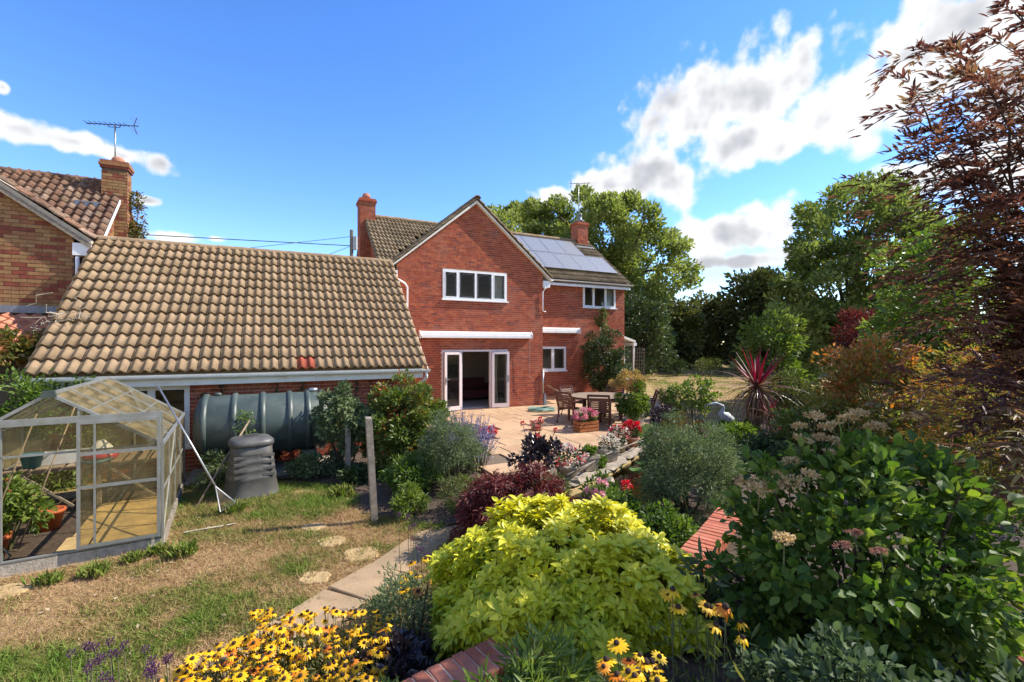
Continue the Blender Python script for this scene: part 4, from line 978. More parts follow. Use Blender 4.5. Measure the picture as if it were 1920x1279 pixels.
for q in ((-.28,.28,-.16,-.14),(-.28,.28,.14,.16),(-.28,-.26,-.14,.14),(.26,.28,-.14,.14)): MB().box(*q, .015, .15).build('side', m_wbag, tr_)
bg = gthing('compost_bag', 'crumpled red and white compost bag on the greenhouse bench', 'bag', -.98, 2.2, .735)
MB().lathe([(.15,0),(.2,.03),(.21,.08),(.17,.12)], 12, sq=4).build('bag_body', m_redbag, bg, True); MB().lathe([(.16,.115),(.13,.2),(.05,.29),(.02,.3)], 9).build('bag_top', m_wbag, bg, True)
lathe_obj('plastic_tray', 'flat blue tray at the front of the greenhouse bench', 'tray', [(.14,0),(.16,.05),(.15,.05),(.13,.01)], 16, gw_(-1.0,2.02,.735), m_blue, 5.)
for x, y, l in ((-1.62,.5,'orange plastic pot holding the tomato plant'),(-1.35,1.35,'orange plastic pot farther back in the greenhouse'),(-1.85,.2,'orange plastic pot in the left corner of the greenhouse')):
    lathe_obj('orange_pot', l, 'pot', [(.1,0),(.15,.22),(.165,.22),(.165,.26),(.14,.26),(.1,.05)], 18, gw_(x,y,.035), m_orange, group='orange pots in the greenhouse')
wc = gthing('watering_can', 'grey green watering can by the greenhouse door', 'watering can', -1.5, .13, .035)
MB().lathe([(.08,0),(.09,.02),(.085,.16),(.06,.19)], 16).build('body', m_tank, wc, True); MB().tube([(-.07,0,.05),(-.2,0,.2)], [.02,.012], 8).build('spout', m_tank, wc, True)
MB().tube([(.08,0,.05),(.14,0,.12),(.08,0,.22),(0,0,.2)], .01, 6).build('handle', m_tank, wc, True)
tp = gw_(-1.55,.75,.03); t = thing('tomato_plant', 'leggy green tomato plant growing inside the greenhouse', 'plant', tp)
me, C = foliage('foliage', (.38,.34,.42), 1100, .085, T_DIAM, f_light, k=40, cr=.3, droop=.4, cen=(0,0,.5), shell=.2); link('foliage', me, t, kind='stuff')
mb = MB()
for c in C[:14]: mb.tube([(0,0,0),(c[0]*.5,c[1]*.5,c[2]*.6),tuple(c)], [.01,.008,.004], 5, False)
mb.build('stem', m_stem, t)
for i in range(6):
    c = C[i+6]; lm = MB().lathe([(.004,-.024),(.02,-.012),(.024,0),(.018,.016),(.005,.022)], 10, tuple(c)).build('tomato', m_orange if i % 2 else m_redbag, t, True)
for i, (x, lab) in enumerate(((-1.25,'bamboo cane leaning across the open greenhouse doorway'),(-1.0,'second bamboo cane leaning farther inside the greenhouse'))):
    o = MB().tube([gw_(x-.45,.35+.3*i,.05)-gw_(x,.5), gw_(x,.6+.4*i,1.75)-gw_(x,.5)], .009, 6).build('bamboo_cane', m_teak, None, True); o.location = gw_(x,.5); tag(o, lab, 'cane', 'canes in the greenhouse')

# ================================================================== TANK, BIN, POSTS, TOOLS
tk = thing('oil_tank', 'large green plastic oil tank lying below the garage eave', 'tank', W(-.12,10.2,-.2), TH)
r = .57; Lh = 1.08; zc = .97
MB().lathe([(.05,-Lh-.1),(r*.6,-Lh-.07),(r*.93,-Lh),(r,-Lh+.07),(r,Lh-.07),(r*.93,Lh),(r*.6,Lh+.07),(.05,Lh+.1)], 40, (0,0,zc), 'x').build('shell', m_tank, tk, True)
for x in (-.98,-.52,-.06,.40,.72,.98):
    w = .055; MB().lathe([(r-.01,x-w),(r+.035,x-w*.6),(r+.035,x+w*.6),(r-.01,x+w)], 40, (0,0,zc), 'x').build('rib', m_tank, tk, True)
MB().lathe([(.09,0),(.09,.06),(.07,.07),(.02,.075)], 16, (.83,0,zc+r)).build('filler_cap', m_metal, tk, True)
MB().lathe([(.06,0),(.06,.04),(.02,.05)], 12, (-.8,0,zc+r)).build('vent_cap', m_tank, tk, True)
for x in (-.75, 0, .75): MB().box(x-.13, x+.13, -.45, .45, 0, .42).build('support', m_planter, tk)
MB().box(-1.25, 1.25, -.5, .5, .0, .1).build('plinth', m_stone, tk)
cbn = at(458, 935, 2.5)
bn = thing('compost_bin', 'grey tapered plastic compost bin with lid beside the tank', 'compost bin', (cbn.x, cbn.y+.2, -.2), TH+.2)
prof = [(.40,0),(.405,.03),(.39,.06)]
s = lambda z_: .39-.115*z_/.85
for k in range(4): z = .3+k*.13; prof += [(s(z),z),(s(z)+.006,z+.015),(s(z)+.006,z+.05),(s(z),z+.065)]
prof += [(.30,.84),(.29,.85)]
MB().lathe(prof, 44, sq=3.4).build('body', m_bin, bn, True)
s_bin = lambda z_: .39-.115*z_/.85
for s in (1, -1):
    for k in range(4): MB().box(s*.2-.09, s*.2+.09, -s_bin(.40+.1*k)-.012, -s_bin(.40+.1*k)+.03, .365+.1*k, .405+.1*k).build('vent_slot', m_bin, bn)
lid = MB().lathe([(.31,.84),(.325,.855),(.32,.91),(.28,.95),(.12,.97),(.1,.965),(.02,.965)], 40, sq=3.4).build('lid', m_bin, bn, True)
MB().beam((-.1,0,.985), (.1,0,.985), .05, .045).build('handle', m_bin, lid)
def post(label, p, h, w, lean):
    t = MB().raw([(-w/2,-w/2,-.1),(w/2,-w/2,-.1),(w/2,w/2,-.1),(-w/2,w/2,-.1)]+[(x+lean*h, y, h+dz) for x, y, dz in ((-w/2,-w/2,.0),(w/2,-w/2,-.01),(w/2,w/2,.015),(-w/2,w/2,.02))], [(0,1,5,4),(1,2,6,5),(2,3,7,6),(3,0,4,7),(4,5,6,7)]).build('wooden_post', m_wood)
    t.location = p; t.rotation_euler = (0,0,.5); tag(t, label, 'post', 'old wooden posts on the lawn edge')
p = at(703,978,2.5); post('taller grey wooden post standing alone on the lawn edge', (p.x,p.y,-.2), 1.46, .085, -.06)
p = at(652,905,2.5); post('shorter wooden post half hidden by the climber near the tank', (p.x,p.y,-.2), 1.0, .085, 0)
A0 = at(297,725,Y=7.3); B0 = at(404,912,Y=6.75); net = thing('pond_net', 'long handled pond net leaning against the greenhouse', 'net', (B0.x,B0.y,-.2))
ob = Vector((B0.x,B0.y,-.2)); loc_ = lambda p: tuple(Vector(p)-ob)
MB().tube([loc_(A0), loc_(B0)], .014, 8).build('handle', m_metal, net, True)
c1, c2 = at(413,960,Y=6.62), at(442,942,Y=6.8)
MB().tube([loc_(B0), loc_(c1), loc_(c2), loc_(B0)], .009, 6).build('frame', m_metal, net)
mb = MB()
for k in range(1, 9):
    q = k/9; mb.tube([loc_(B0.lerp(c1,q)), loc_(B0.lerp(c1,q).lerp(B0.lerp(c2,q),.5)+Vector((0,.02,-.03))), loc_(B0.lerp(c2,q))], .004, 4, False); mb.tube([loc_(B0), loc_(c1.lerp(c2,q))], .004, 4, False)
mb.build('netting', m_bark, net)
A1, B1 = at(468,788,Y=8.3), at(365,955,Y=7.0); hb_ = thing('garden_hoe', 'wooden handled hoe leaning against the oil tank', 'hoe', (B1.x,B1.y,-.2)); ob = Vector((B1.x,B1.y,-.2))
MB().tube([loc_(A1), loc_(B1)], .017, 8).build('handle', m_teak, hb_, True)
MB().prism([loc_(B1+Vector((-.08,0,.02))),loc_(B1+Vector((.08,.02,.02))),loc_(B1+Vector((.07,.02,-.07))),loc_(B1+Vector((-.07,0,-.07)))], (0,.008,0)).build('blade', m_bark, hb_)
o = MB().tube([(0,0,.02),(.25,.12,.03),(.5,.3,.02)], .012, 6).build('fallen_stick', m_dry); p = at(345,1000,2.48); o.location = (p.x,p.y,-.19); tag(o, 'thin pale stick lying in the grass below the net', 'stick')

f_peach = mat_leaf('peach bloom', [(0,(.20,.22,.05)),(.35,(.36,.28,.08)),(.6,(.50,.30,.13)),(1,(.56,.42,.22))], .6, .35)
# ================================================================== PATIO FURNITURE
def chair(label, x, y, face, mslat=None):
    """wooden armchair facing local +x"""
    t = thing('garden_chair', label, 'chair', (x, y, .005), face, 'wooden chairs around the garden table'); w = .28
    for s in (-1, 1):
        MB().beam((.24,s*w,0), (.24,s*w,.62), .055).build('leg', m_chair, t)
        MB().tube([(-.3,s*w,0),(-.22,s*w,.22),(-.22,s*w,.44),(-.36,s*w,.88)], .032, 4).build('leg', m_chair, t)
        MB().beam((-.27,s*w,.645), (.3,s*w,.655), .075, .03).build('armrest', m_chair_sunlit if (mslat and s < 0) else m_chair, t)  # one armrest of that chair also gets the painted sunlit tone
        MB().beam((-.22,s*w,.38), (.24,s*w,.38), .03, .06).build('seat_rail', m_chair, t)
    for k in range(6): MB().box(-.2+k*.078, -.2+k*.078+.06, -w+.03, w-.03, .41, .43).build('seat_slat', m_chair, t)
    for k in range(7):
        z = .46+k*.058; x_ = -.225-(z-.44)*.32
        MB().beam((x_,-w+.03,z), (x_,w-.03,z), .02, .042).build('back_slat', mslat or m_chair, t)
    MB().beam((-.365,-w-.02,.895), (-.365,w+.02,.895), .045, .06).build('top_rail', m_chair, t)
TX, TY = 2.75, 14.1
for lab, x, y, ms in (('dark wooden chair at the left of the round table, seen from the side',1.72,13.55,None),('wooden chair with slats coloured as sunlit, behind the table by the brick corner',2.0,15.0,m_chair_sunlit),
        ('wooden chair with its back to the viewer, behind the flower box',2.42,12.85,None),('dark wooden chair behind the table in front of the evergreen shrub',3.3,15.2,None),('dark wooden chair right of the table behind the white pot',3.95,13.85,None)):
    chair(lab, x, y, math.atan2(TY-y, TX-x)+(.25 if x < 1.8 else 0), ms)
tb = thing('garden_table', 'large round slatted wooden garden table on the patio', 'table', (TX, TY, .005), TH)
for k in range(-10, 11):
    y = k*.094; hw = math.sqrt(max(.0, .98**2-y*y))
    if hw > .1: MB().box(-hw, hw, y-.044, y+.044, .705, .73).build('slat', m_teak, tb)
n = 40; vs = [(q*math.cos(6.2832*k/n), q*math.sin(6.2832*k/n), z) for q in (.99,1.04) for z in (.69,.732) for k in range(n)]
MB().raw(vs, [f for k in range(n) for j in ((k+1) % n,) for f in ((k,j,n+j,n+k),(2*n+k,2*n+j,3*n+j,3*n+k),(n+k,n+j,3*n+j,3*n+k),(k,j,2*n+j,2*n+k))]).build('rim', m_chair, tb)
for a in range(4):
    c, s = math.cos(a*math.pi/2+.785), math.sin(a*math.pi/2+.785); MB().beam((.55*c,.55*s,0), (.55*c,.55*s,.69), .07).build('leg', m_chair, tb)
for a in range(2): MB().beam((-.6*math.cos(a*1.571+.785),-.6*math.sin(a*1.571+.785),.66), (.6*math.cos(a*1.571+.785),.6*math.sin(a*1.571+.785),.66+.001*a), .05, .05).build('cross_rail', m_chair, tb)
# coiled hose and a pole leaning at the wall
hs = MB(); pts = []
for k in range(150):
    a = k*.33; q = .28+.09*math.sin(k*.71)+.004*(k % 9); pts.append((q*1.25*math.cos(a), q*math.sin(a), .02+.0006*k+.015*math.sin(k*1.3)))
hs.tube(pts, .014, 6); o = hs.build('garden_hose', m_hose, None, True); p = at(1015,769,2.3); o.location = (p.x, p.y-.2, .0); tag(o, 'coiled pale green garden hose on the patio by the house corner', 'hose')
o = MB().tube([(0,0,0),(1.25,-1.1,-.72)], .04, 8).build('timber_pole', m_teak, None, True); o.location = at(1026,722,Y=19.6); tag(o, 'pale timber pole leaning low against the wall behind the chairs', 'pole')
o = MB().prism([(-.06,-.06,0),(.06,-.06,0),(.03,-.03,.42),(-.03,-.03,.42)], (0,.1,0)).build('pipe_cover', m_lead); o.location = W(9.12,15.04,0); o.rotation_euler = (0,0,TH); tag(o, 'grey pipe cover at the foot of the house corner', 'pipe cover')

# ================================================================== POTS AND FLOWERS ON THE PATIO
def petals(name, radii, n, size, mat, cen, k=24, tm=T_DIAM, low=-.2):
    return foliage(name, radii, n, size, tm, mat, k=k, cr=.25, up=.6, shell=.85, low=low, cen=cen)[0]
def potted(name, label, cat, loc, pot, rad, leafm, flowm, nl=500, nf=350, ls=.06, fs=.045, rot=TH, group='potted plants on the patio', tl=T_DIAM, mix=None):
    t = thing(name, label, cat, loc, rot, group); kind, w, h, m = pot
    if kind == 'round': MB().lathe([(w*.75,0),(w*.97,h-.05),(w*1.06,h-.05),(w*1.06,h),(w*.92,h),(w*.88,h-.06),(.02,h-.06)], 24).build('pot', m, t, True)
    elif kind == 'square':
        mb = MB(); mb.raw([(s*q*w, u*q*w, z) for z, q in ((0,.82),(h,1.),(h,.86),(h-.05,.85)) for s, u in ((-1,-1),(1,-1),(1,1),(-1,1))],
            [(4*a+k, 4*a+(k+1) % 4, 4*a+4+(k+1) % 4, 4*a+4+k) for a in range(3) for k in range(4)]+[(12,13,14,15)]); o = mb.build('pot', m, t)
        MB().raw([(s*q*w*1.04, u*q*w*1.04, z) for z, q in ((h-.05,1.),(h+.005,1.),(h+.005,.9)) for s, u in ((-1,-1),(1,-1),(1,1),(-1,1))], [(4*a+k, 4*a+(k+1) % 4, 4*a+4+(k+1) % 4, 4*a+4+k) for a in range(2) for k in range(4)]).build('rim', m, o)
    elif kind == 'crate':
        d = w*.5
        for r_ in range(3):
            z0 = .02+r_*h/3; z1 = z0+h/3-.018
            for s in (-1, 1):
                MB().box(-w, w, s*d-.012, s*d+.012, z0, z1).build('board', m, t); MB().box(s*w-.012, s*w+.012, -d+.013, d-.013, z0, z1).build('board', m, t)
        for sx in (-1, 1):
            for sy in (-1, 1): MB().box(sx*(w-.04)-.02, sx*(w-.04)+.02, sy*(d-.035)-.02, sy*(d-.035)+.02, 0, h).build('corner_batten', m, t)
        MB().box(-w+.013, w-.013, -d+.013, d-.013, .05, h-.04).build('soil', m_soil, t)
    cen = (0,0,h+rad[2]*.6)
    if leafm: link('foliage', foliage('foliage', rad, nl, ls, tl, leafm, k=24, cr=.3, shell=.35, cen=cen)[0], t, kind='stuff')
    if flowm: link('flowers', petals('flowers', (rad[0]*1.04,rad[1]*1.04,rad[2]*1.06), nf, fs, flowm, cen), t, kind='stuff')
    return t
Pt = lambda px, py, h=2.3: at(px, py, h)
p = Vector((1.95,12.25,0)); potted('flower_box', 'orange wooden box of pink and white begonias in front of the chairs', 'flower box', p, ('crate',.30,.27,m_box), (.34,.2,.2), f_green, f_pink, 350, 800, .06, .05)
p = Vector((3.42,12.95,0)); t = potted('potted_hydrangea', 'tall leafy hydrangea with fading flowers in a pale square pot', 'potted plant', p, ('square',.2,.36,m_wpot), (.46,.42,.62), f_light, None, 2600, 0, .1, .05)
link('blooms', foliage('blooms', (.55,.42,.34), 2600, .055, T_DIAM, f_peach, k=26, cr=.26, shell=.6, cen=(-.06,.14,1.22))[0], t, kind='stuff')
potted('potted_shrub', 'yellow green bush behind the pale pot near the lawn', 'potted plant', Vector((5.2,15.6,0)), ('round',.2,.3,m_terra), (.45,.4,.34), f_light, f_cream, 900, 250, .08, .05)
potted('stone_planter', 'small square stone planter holding bright green succulents', 'planter', Pt(1102,880), ('square',.155,.27,m_planter), (.15,.15,.1), f_light, None, 420, 0, .07)
potted('begonia_planter', 'stone planter of white begonias beside the pond', 'planter', Pt(1138,862), ('square',.17,.22,m_planter), (.22,.2,.17), f_dark, f_white, 300, 520, .05, .042)
potted('begonia_planter', 'planter of mixed red and white begonias by the pond', 'planter', Pt(1160,846), ('round',.17,.2,m_planter), (.22,.2,.22), f_dark, f_mixrw, 300, 520, .06, .05)
potted('begonia_planter', 'planter of tall bright red begonias by the pond', 'planter', Pt(1184,836), ('round',.17,.2,m_terra), (.21,.18,.22), f_dark, f_red, 300, 620, .06, .055)
potted('stone_trough', 'low trough of light green plants at the pond edge', 'planter', Pt(1213,824), ('square',.24,.16,m_planter), (.26,.2,.13), f_light, None, 420, 0, .06)
potted('dark_leaved_pot', 'bushy near black plant in a terracotta pot by the pond', 'potted plant', Pt(1238,814), ('round',.24,.22,m_terra), (.40,.36,.32), f_black, None, 1700, 0, .085, tl=T_LANC)
potted('begonia_pot', 'pot of deep red and cream begonias in front of the patio', 'potted plant', Vector((.95,8.0,0)), ('round',.2,.22,m_planter), (.34,.28,.2), f_dark, f_mixrw, 400, 900, .06, .05)
potted('begonia_patch', 'low red begonias at the patio edge beside the lavender', 'flowers', Vector((-.6,11.5,0)), ('round',.14,.06,m_terra), (.24,.18,.1), f_dark, f_red, 150, 420, .05, .05)
potted('begonia_patch', 'low clump of pink and red begonias out on the patio paving', 'flowers', Vector((.66,12.4,0)), ('round',.14,.06,m_terra), (.26,.18,.11), f_dark, f_mixrw, 150, 420, .05, .05)
# dark dahlia with red flower heads
dh = potted('dark_dahlia', 'near black leaved dahlia with red flowers beside the red begonias', 'potted plant', Vector((.42,7.75,0)), ('round',.22,.22,m_planter), (.46,.38,.36), f_black, None, 1100, 0, .085, tl=T_DIAM)
ball_me = foliage('flower_head', (.035,.035,.03), 60, .035, T_DIAM, f_red, k=10, cr=.4, shell=.6)[0]
for x, y, z in ((.12,.1,1.02),(-.25,.05,.98),(.3,-.1,.85),(-.1,-.2,.8)):
    o = link('flower_head', ball_me, dh, (x,y,z)); MB().tube([(-x*.5,-y*.5,.5-z),(0,0,0)], .005, 5).build('stalk', m_dstem, o)

# ================================================================== POND
def mat_water():
    m, nt = M_('pond water'); g = node(nt, 'ShaderNodeNewGeometry')
    n = node(nt, 'ShaderNodeTexNoise', {'Vector': g.outputs['Position'], 'Scale': 9, 'Detail': 3}); b = node(nt, 'ShaderNodeBump', {'Height': n.outputs[0], 'Strength': .25, 'Distance': .02})
    gl = node(nt, 'ShaderNodeBsdfGlossy', {0: (1,1,1,1), 'Roughness': .04, 'Normal': b.outputs[0]}); t = node(nt, 'ShaderNodeBsdfTransparent', {0: (.13,.125,.085,1)})
    fr = node(nt, 'ShaderNodeFresnel', {0: 1.33, 'Normal': b.outputs[0]}); mx = node(nt, 'ShaderNodeMixShader', {0: fr.outputs[0], 1: t.outputs[0], 2: gl.outputs[0]})
    node(nt, 'ShaderNodeOutputMaterial', {0: mx.outputs[0]}); return m
cxp, cyp = np.mean([p[0] for p in POND]), np.mean([p[1] for p in POND])
big = [(cxp+(x-cxp)*1.06, cyp+(y-cyp)*1.06) for x, y in POND]
structure('pond_water', MB().raw([(x,y,-.13) for x, y in big], [tuple(range(len(big)))]), mat_water())
def rock(name, label, x, y, z, sx, sy, sz, rot, group):
    d = ball(26); d *= (1+.18*RNG.normal(size=(26,1))).clip(.75,1.25); import bmesh
    bm = bmesh.new()
    for q in d: bm.verts.new((q[0]*sx, q[1]*sy, max(-.4, min(.75, q[2]))*sz))
    bmesh.ops.convex_hull(bm, input=bm.verts)
    for v_ in [v_ for v_ in bm.verts if not v_.link_faces]: bm.verts.remove(v_)
    me = bpy.data.meshes.new(name); bm.to_mesh(me); bm.free(); me.materials.append(m_stone)
    o = link(name, me, None, (x,y,z), (0,0,rot)); tag(o, label, 'stone', group)
words = ['nearest','second nearest','third nearest','fourth nearest','fifth','sixth','seventh','eighth','ninth','farthest']
edge = [(.72,7.55),(1.0,7.85),(1.28,8.15),(1.62,8.45),(1.88,8.85),(2.15,9.25),(2.45,9.75),(2.8,10.2),(3.1,10.65),(3.45,11.15)]
for i, (x, y) in enumerate(edge):
    rock('edging_stone', words[i]+' flat stone along the patio side of the pond', x, y, -.03, .27+.05*(i % 3), .2, .04, R(50)+random.uniform(-.3,.3), 'flat stones edging the pond')
for i, (px, py, w) in enumerate(((1075,890,.14),(1140,893,.13),(1232,808,.22))):
    p = at(px, py, 2.2); rock('pond_rock', ('white rock beside the begonia pot','dark rock at the middle of the pond edge','pale boulder below the near black potted plant')[i], p.x, p.y, -.02, w, w*.8, w*.9, i, 'rocks by the pond')
br = thing('driftwood', 'grey twisted dead branch lying along the pond edge', 'branch', (1.0,7.6,.02))
for k in range(2):
    pts = [(.12*k-.1+j*.55+random.uniform(-.08,.08), j*.78+.1*k+random.uniform(-.1,.1), .08+.06*k*math.sin(j)+random.uniform(0,.1)) for j in range(6)]
    MB().tube(pts, [.015,.014,.012,.01,.007,.003], 6).build('limb', m_wood, br, True)
for i, (px, py) in enumerate(((1205,868),(1193,880),(1183,852),(1228,862))):
    p = at(px, py, 2.42); n = 18; rr = .13
    vs = [(0,0,0)]+[(rr*math.cos(.25+5.8*k/n), rr*math.sin(.25+5.8*k/n), .012*math.sin(k)) for k in range(n+1)]
    o = MB().raw(vs, [(0,k+1,k+2) for k in range(n)]).build('lily_pad', mat_leaf('lily pad %d' % i, G((.1,.2,.03),(.17,.28,.05),(.2,.3,.06)), .35, .2)); o.location = (p.x,p.y,-.118)
    tag(o, ('lily pad farthest right but one on the pond','nearest lily pad floating on the pond','farthest left lily pad by the stone edge','rightmost lily pad against the green shrub')[i], 'lily pad', 'lily pads on the pond')
p = at(1140,905,2.46); kf = MB().tube([(-.2,0,0),(-.16,0,.0),(-.05,.0,.01),(.08,.02,.01),(.17,.05,0),(.26,.08,0)], [.012,.035,.055,.05,.025,.008], 10)
kf.raw([(.24,.07,0),(.36,.15,.03),(.33,.07,0),(.36,.04,.03)], [(0,1,2),(0,2,3)]); o = kf.build('koi_fish', m_koi, None, True); o.location = (p.x+.05,p.y,-.17); o.rotation_euler = (0,0,.9); tag(o, 'orange koi carp just under the pond surface', 'fish')
# grey heron statue
hp = at(1362,800,2.25); hp = Vector((5.35,11.7,0)); he = thing('heron_statue', 'grey heron statue standing among the plants by the lawn', 'statue', hp, .0)
MB().tube([(.3,0,.12),(.26,0,.2),(.16,0,.36),(.02,0,.48),(-.08,0,.56),(-.02,0,.68),(-.03,0,.74),(-.13,0,.78),(-.2,0,.80),(-.26,0,.79),(-.36,0,.775),(-.46,0,.765)],
          [.012,.05,.12,.13,.08,.04,.033,.03,.045,.04,.018,.004], 12).build('body', m_grey, he, True)
for s in (-1, 1):
    MB().tube([(.05,s*.05,.42),(.06,s*.05,.2),(.05,s*.05,-.1)], .012, 6).build('leg', m_grey, he)
    MB().prism([(.02,s*.125,.5),(.12,s*.14,.42),(.34,s*.1,.06),(.27,s*.11,.06)], (0,s*.015,0)).build('wing', m_grey, he)
MB().tube([(-.2,0,.83),(-.1,0,.84),(.02,0,.82)], [.01,.008,.002], 5).build('crest', m_bark, he)

# ================================================================== RAISED BED, WALLS, BEDS
wl = thing('garden_wall', 'low curved brick retaining wall with header coping around the golden shrub', 'wall', (0,0,0))
def coping(pts, parent, z):
    me = MB().cbox(-.033, .033, -.12, .12, -.1, 0, .005).mesh('coping_brick', m_cop); acc = 0.; mort = MB(); crs = MB()
    for a, b in zip(pts[:-1], pts[1:]):
        a, b = Vector((*a,0)), Vector((*b,0)); d = b-a; L = d.length; an = math.atan2(d.y, d.x)
        mort.beam(a+Vector((0,0,z-.06)), b+Vector((0,0,z-.06)), .225, .105); 
        k = round(L/.075)
        for i in range(k):
            p = a.lerp(b, (i+.5)/k); link('coping_brick', me, parent, (p.x, p.y, z+random.uniform(-.003,.004)), (0, random.uniform(-.02,.02), an+random.uniform(-.02,.02)))
        c = 0; zz = -.25
        while zz < z-.17:
            i = 0; st_ = -(c % 2)*.11
            while st_ < L:
                p = a+d*(max(0,st_)/L); q = a+d*(min(L,st_+.21)/L)
                if (q-p).length > .03: crs.r = random.uniform(.001,.999); crs.beam(p+Vector((0,0,zz+.032)), q+Vector((0,0,zz+.032)), .212, .065)
                st_ += .222
            zz += .075; c += 1
        mort.beam(a+Vector((0,0,(z-.37)/2)), b+Vector((0,0,(z-.37)/2)), .2, z+.1)
    mort.build('mortar', m_mortar, parent); crs.build('bricks', m_cop, parent, kind='stuff')
m_cop = mat_piece('orange red brick', [(0,(.30,.075,.04)),(.5,(.40,.115,.06)),(1,(.44,.15,.09))], .85, 9, .25, .5, 60, (.5,.3,.2), .3, 3)
coping(WALL, wl, .6)
wl2 = thing('garden_wall', 'short shaded brick coping in the bottom right corner', 'wall', (0,0,0)); coping([(2.35,1.7),(2.75,2.3),(3.2,2.9)], wl2, .56)
def bed(name, poly, dz=.02, z=None, step=.1, rough=.05):
    x0, x1 = min(p[0] for p in poly), max(p[0] for p in poly); y0, y1 = min(p[1] for p in poly), max(p[1] for p in poly)
    X, Y = np.meshgrid(np.arange(x0, x1+step, step), np.arange(y0, y1+step, step)); ok = in_poly(X, Y, poly)
    Z = (ground_z(X, Y) if z is None else np.full(X.shape, z))+dz+rough*(vnoise(X, Y, .23, 9)-.3)
    idx = np.arange(X.size).reshape(X.shape); m = ok[:-1,:-1] & ok[1:,1:]
    q = np.stack([idx[:-1,:-1][m], idx[:-1,1:][m], idx[1:,1:][m], idx[1:,:-1][m]], -1)
    link(name, npmesh(name, np.stack([X,Y,Z],-1).reshape(-1,3), q.ravel(), np.full(len(q),4), None, m_soil, True), kind='structure')
bed('flower_bed', [(-5.4,8.55),(-4.0,8.3),(-2.9,8.1),(-2.2,6.75),(-1.1,6.25),(.2,5.7),(1.1,6.6),(.4,7.7),(-.55,8.2),(-.75,9.6),(-1.1,13),(-2.3,14.3),(-3.3,12.5),(-5.2,9.7)])
bed('flower_bed', [(1.1,6.5),(1.3,4.6),(3.5,6.0),(14,6),(14,14),(6.5,14.3),(4.6,13.2),(3.9,11.6),(4.4,10.2),(3.4,8.1),(2.3,6.6)])
bed('flower_bed', [(-.55,3.0),(-1.0,2.4),(-2.9,2.2),(-3.0,2.9),(-1.3,3.6),(-.4,4.7),(.4,5.6),(1.1,4.5)])
bed('raised_bed', [(-1.3,1.6),(-.3,2.5),(.95,3.2),(1.85,4.15),(2.7,5.5),(3.1,6.5),(7,6.5),(7,.3),(-1.3,.3)], .0, .48, .1, .06)

f_hydd = mat_leaf('grey green lacy leaf', G((.03,.05,.022),(.07,.105,.045),(.15,.20,.08)), .55, .3, .2)
# ================================================================== PLANTS
SH = shrub
def outline_centres(poly, Y0, Y1, k, ctr, jit=0.):
    xs_ = [p_[0] for p_ in poly]; ys_ = [p_[1] for p_ in poly]; out = []
    while len(out) < k:
        x, y = random.uniform(min(xs_), max(xs_)), random.uniform(min(ys_), max(ys_))
        if in_poly(x, y, poly): out.append(tuple(at(x, y, Y=random.uniform(Y0, Y1))-Vector(ctr)))
    return out
# far trees and hedge
SH('walnut_tree','large spreading green tree rising behind the house','tree', (8.9,40,8.9), (12.2,7,6.4), 66000, .36, T_DIAM, f_walnut, m_bark, base_z=.4, stems=60, cname='crown', tr=.42, trunk=.35, cr=.105, centres=outline_centres([(915,405),(960,392),(1010,385),(1060,368),(1110,362),(1170,370),(1215,385),(1240,410),(1265,450),(1285,470),(1300,515),(1318,530),(1300,548),(1262,545),(1240,580),(1180,600),(1150,640),(920,640)], 35, 45, 300, (8.9,40,8.9)), rot=0.)
for nm, lab, px, Y, zt_, rx, mt, nl in (('hedge_tree','dark weeping shrub in the hedge beside the conservatory',1215,34,5.3,2.6,f_dark,9500),('hedge_tree','olive tinged hedge tree left of centre behind the lawn',1275,37,5.6,2.8,f_mixed,9500),
        ('hedge_tree','brownish hedge tree in the middle behind the lawn',1335,38,6.2,2.9,f_mixed,9500),('hedge_conifer','tall square clipped conifer at the right end of the hedge',1418,35,7.6,2.1,f_conif,14000)):
    z0 = float(ground_z(0,Y)); H = zt_-z0
    SH(nm, lab, 'tree', ((px-960)/F*Y, Y, z0+H*.5), (rx,1.6,H*.54), nl, .34, T_DIAM, mt, m_bark, 'trees in the hedge behind the lawn', base_z=z0, stems=12, cname='crown', tr=.14, trunk=.3, k=90, cr=.28, shell=.5, low=-.98, **({'centres': RNG.uniform(-1,1,(150,3))*np.array([1.75,1.2,H*.47])} if 'con' in nm else {}))
SH('hedge_tree','dark leafy tree filling the gap behind the conservatory','tree', (8.2,30,2.6), (2.2,1.5,2.9), 8000, .25, T_DIAM, f_dark, m_bark, 'trees in the hedge behind the lawn', base_z=.3, stems=10, cname='crown', tr=.12, trunk=.3, k=60, cr=.3, low=-.95)
for lab, x_, Y, zt_, rx in (('dark hedge tree behind the tall rounded tree, next to the clipped conifer',20.5,33,6.6,3.4),('hedge tree farthest right, seen between the bronze elder branches',27,31,7.2,4.2),('hedge tree filling in below the big tree behind the house',12.2,38,5.2,3.0)):
    z0 = float(ground_z(0,Y)); H = zt_-z0
    SH('hedge_tree', lab, 'tree', (x_, Y, z0+H*.5), (rx,1.6,H*.54), 9500, .34, T_DIAM, f_mixed, m_bark, 'trees in the hedge behind the lawn', base_z=z0, stems=12, cname='crown', tr=.14, trunk=.3, k=100, cr=.26, shell=.45, low=-.98)
for i, (px, y_, w, m_, lab) in enumerate(((1268,690,1.1,f_dark,'low dark bush at the foot of the hedge, leftmost'),(1330,690,1.5,f_olive,'wispy brown border plants below the middle of the hedge'),(1390,690,1.3,f_grey,'grey green bush at the foot of the clipped conifer'))):
    Y = 31; SH('border_shrub', lab, 'shrub', ((px-960)/F*Y, Y, .75), (w,.7,.6), 1600, .16, T_NARR, m_, m_stem, 'shrubs at the foot of the hedge', base_z=.3, k=30, cr=.35)
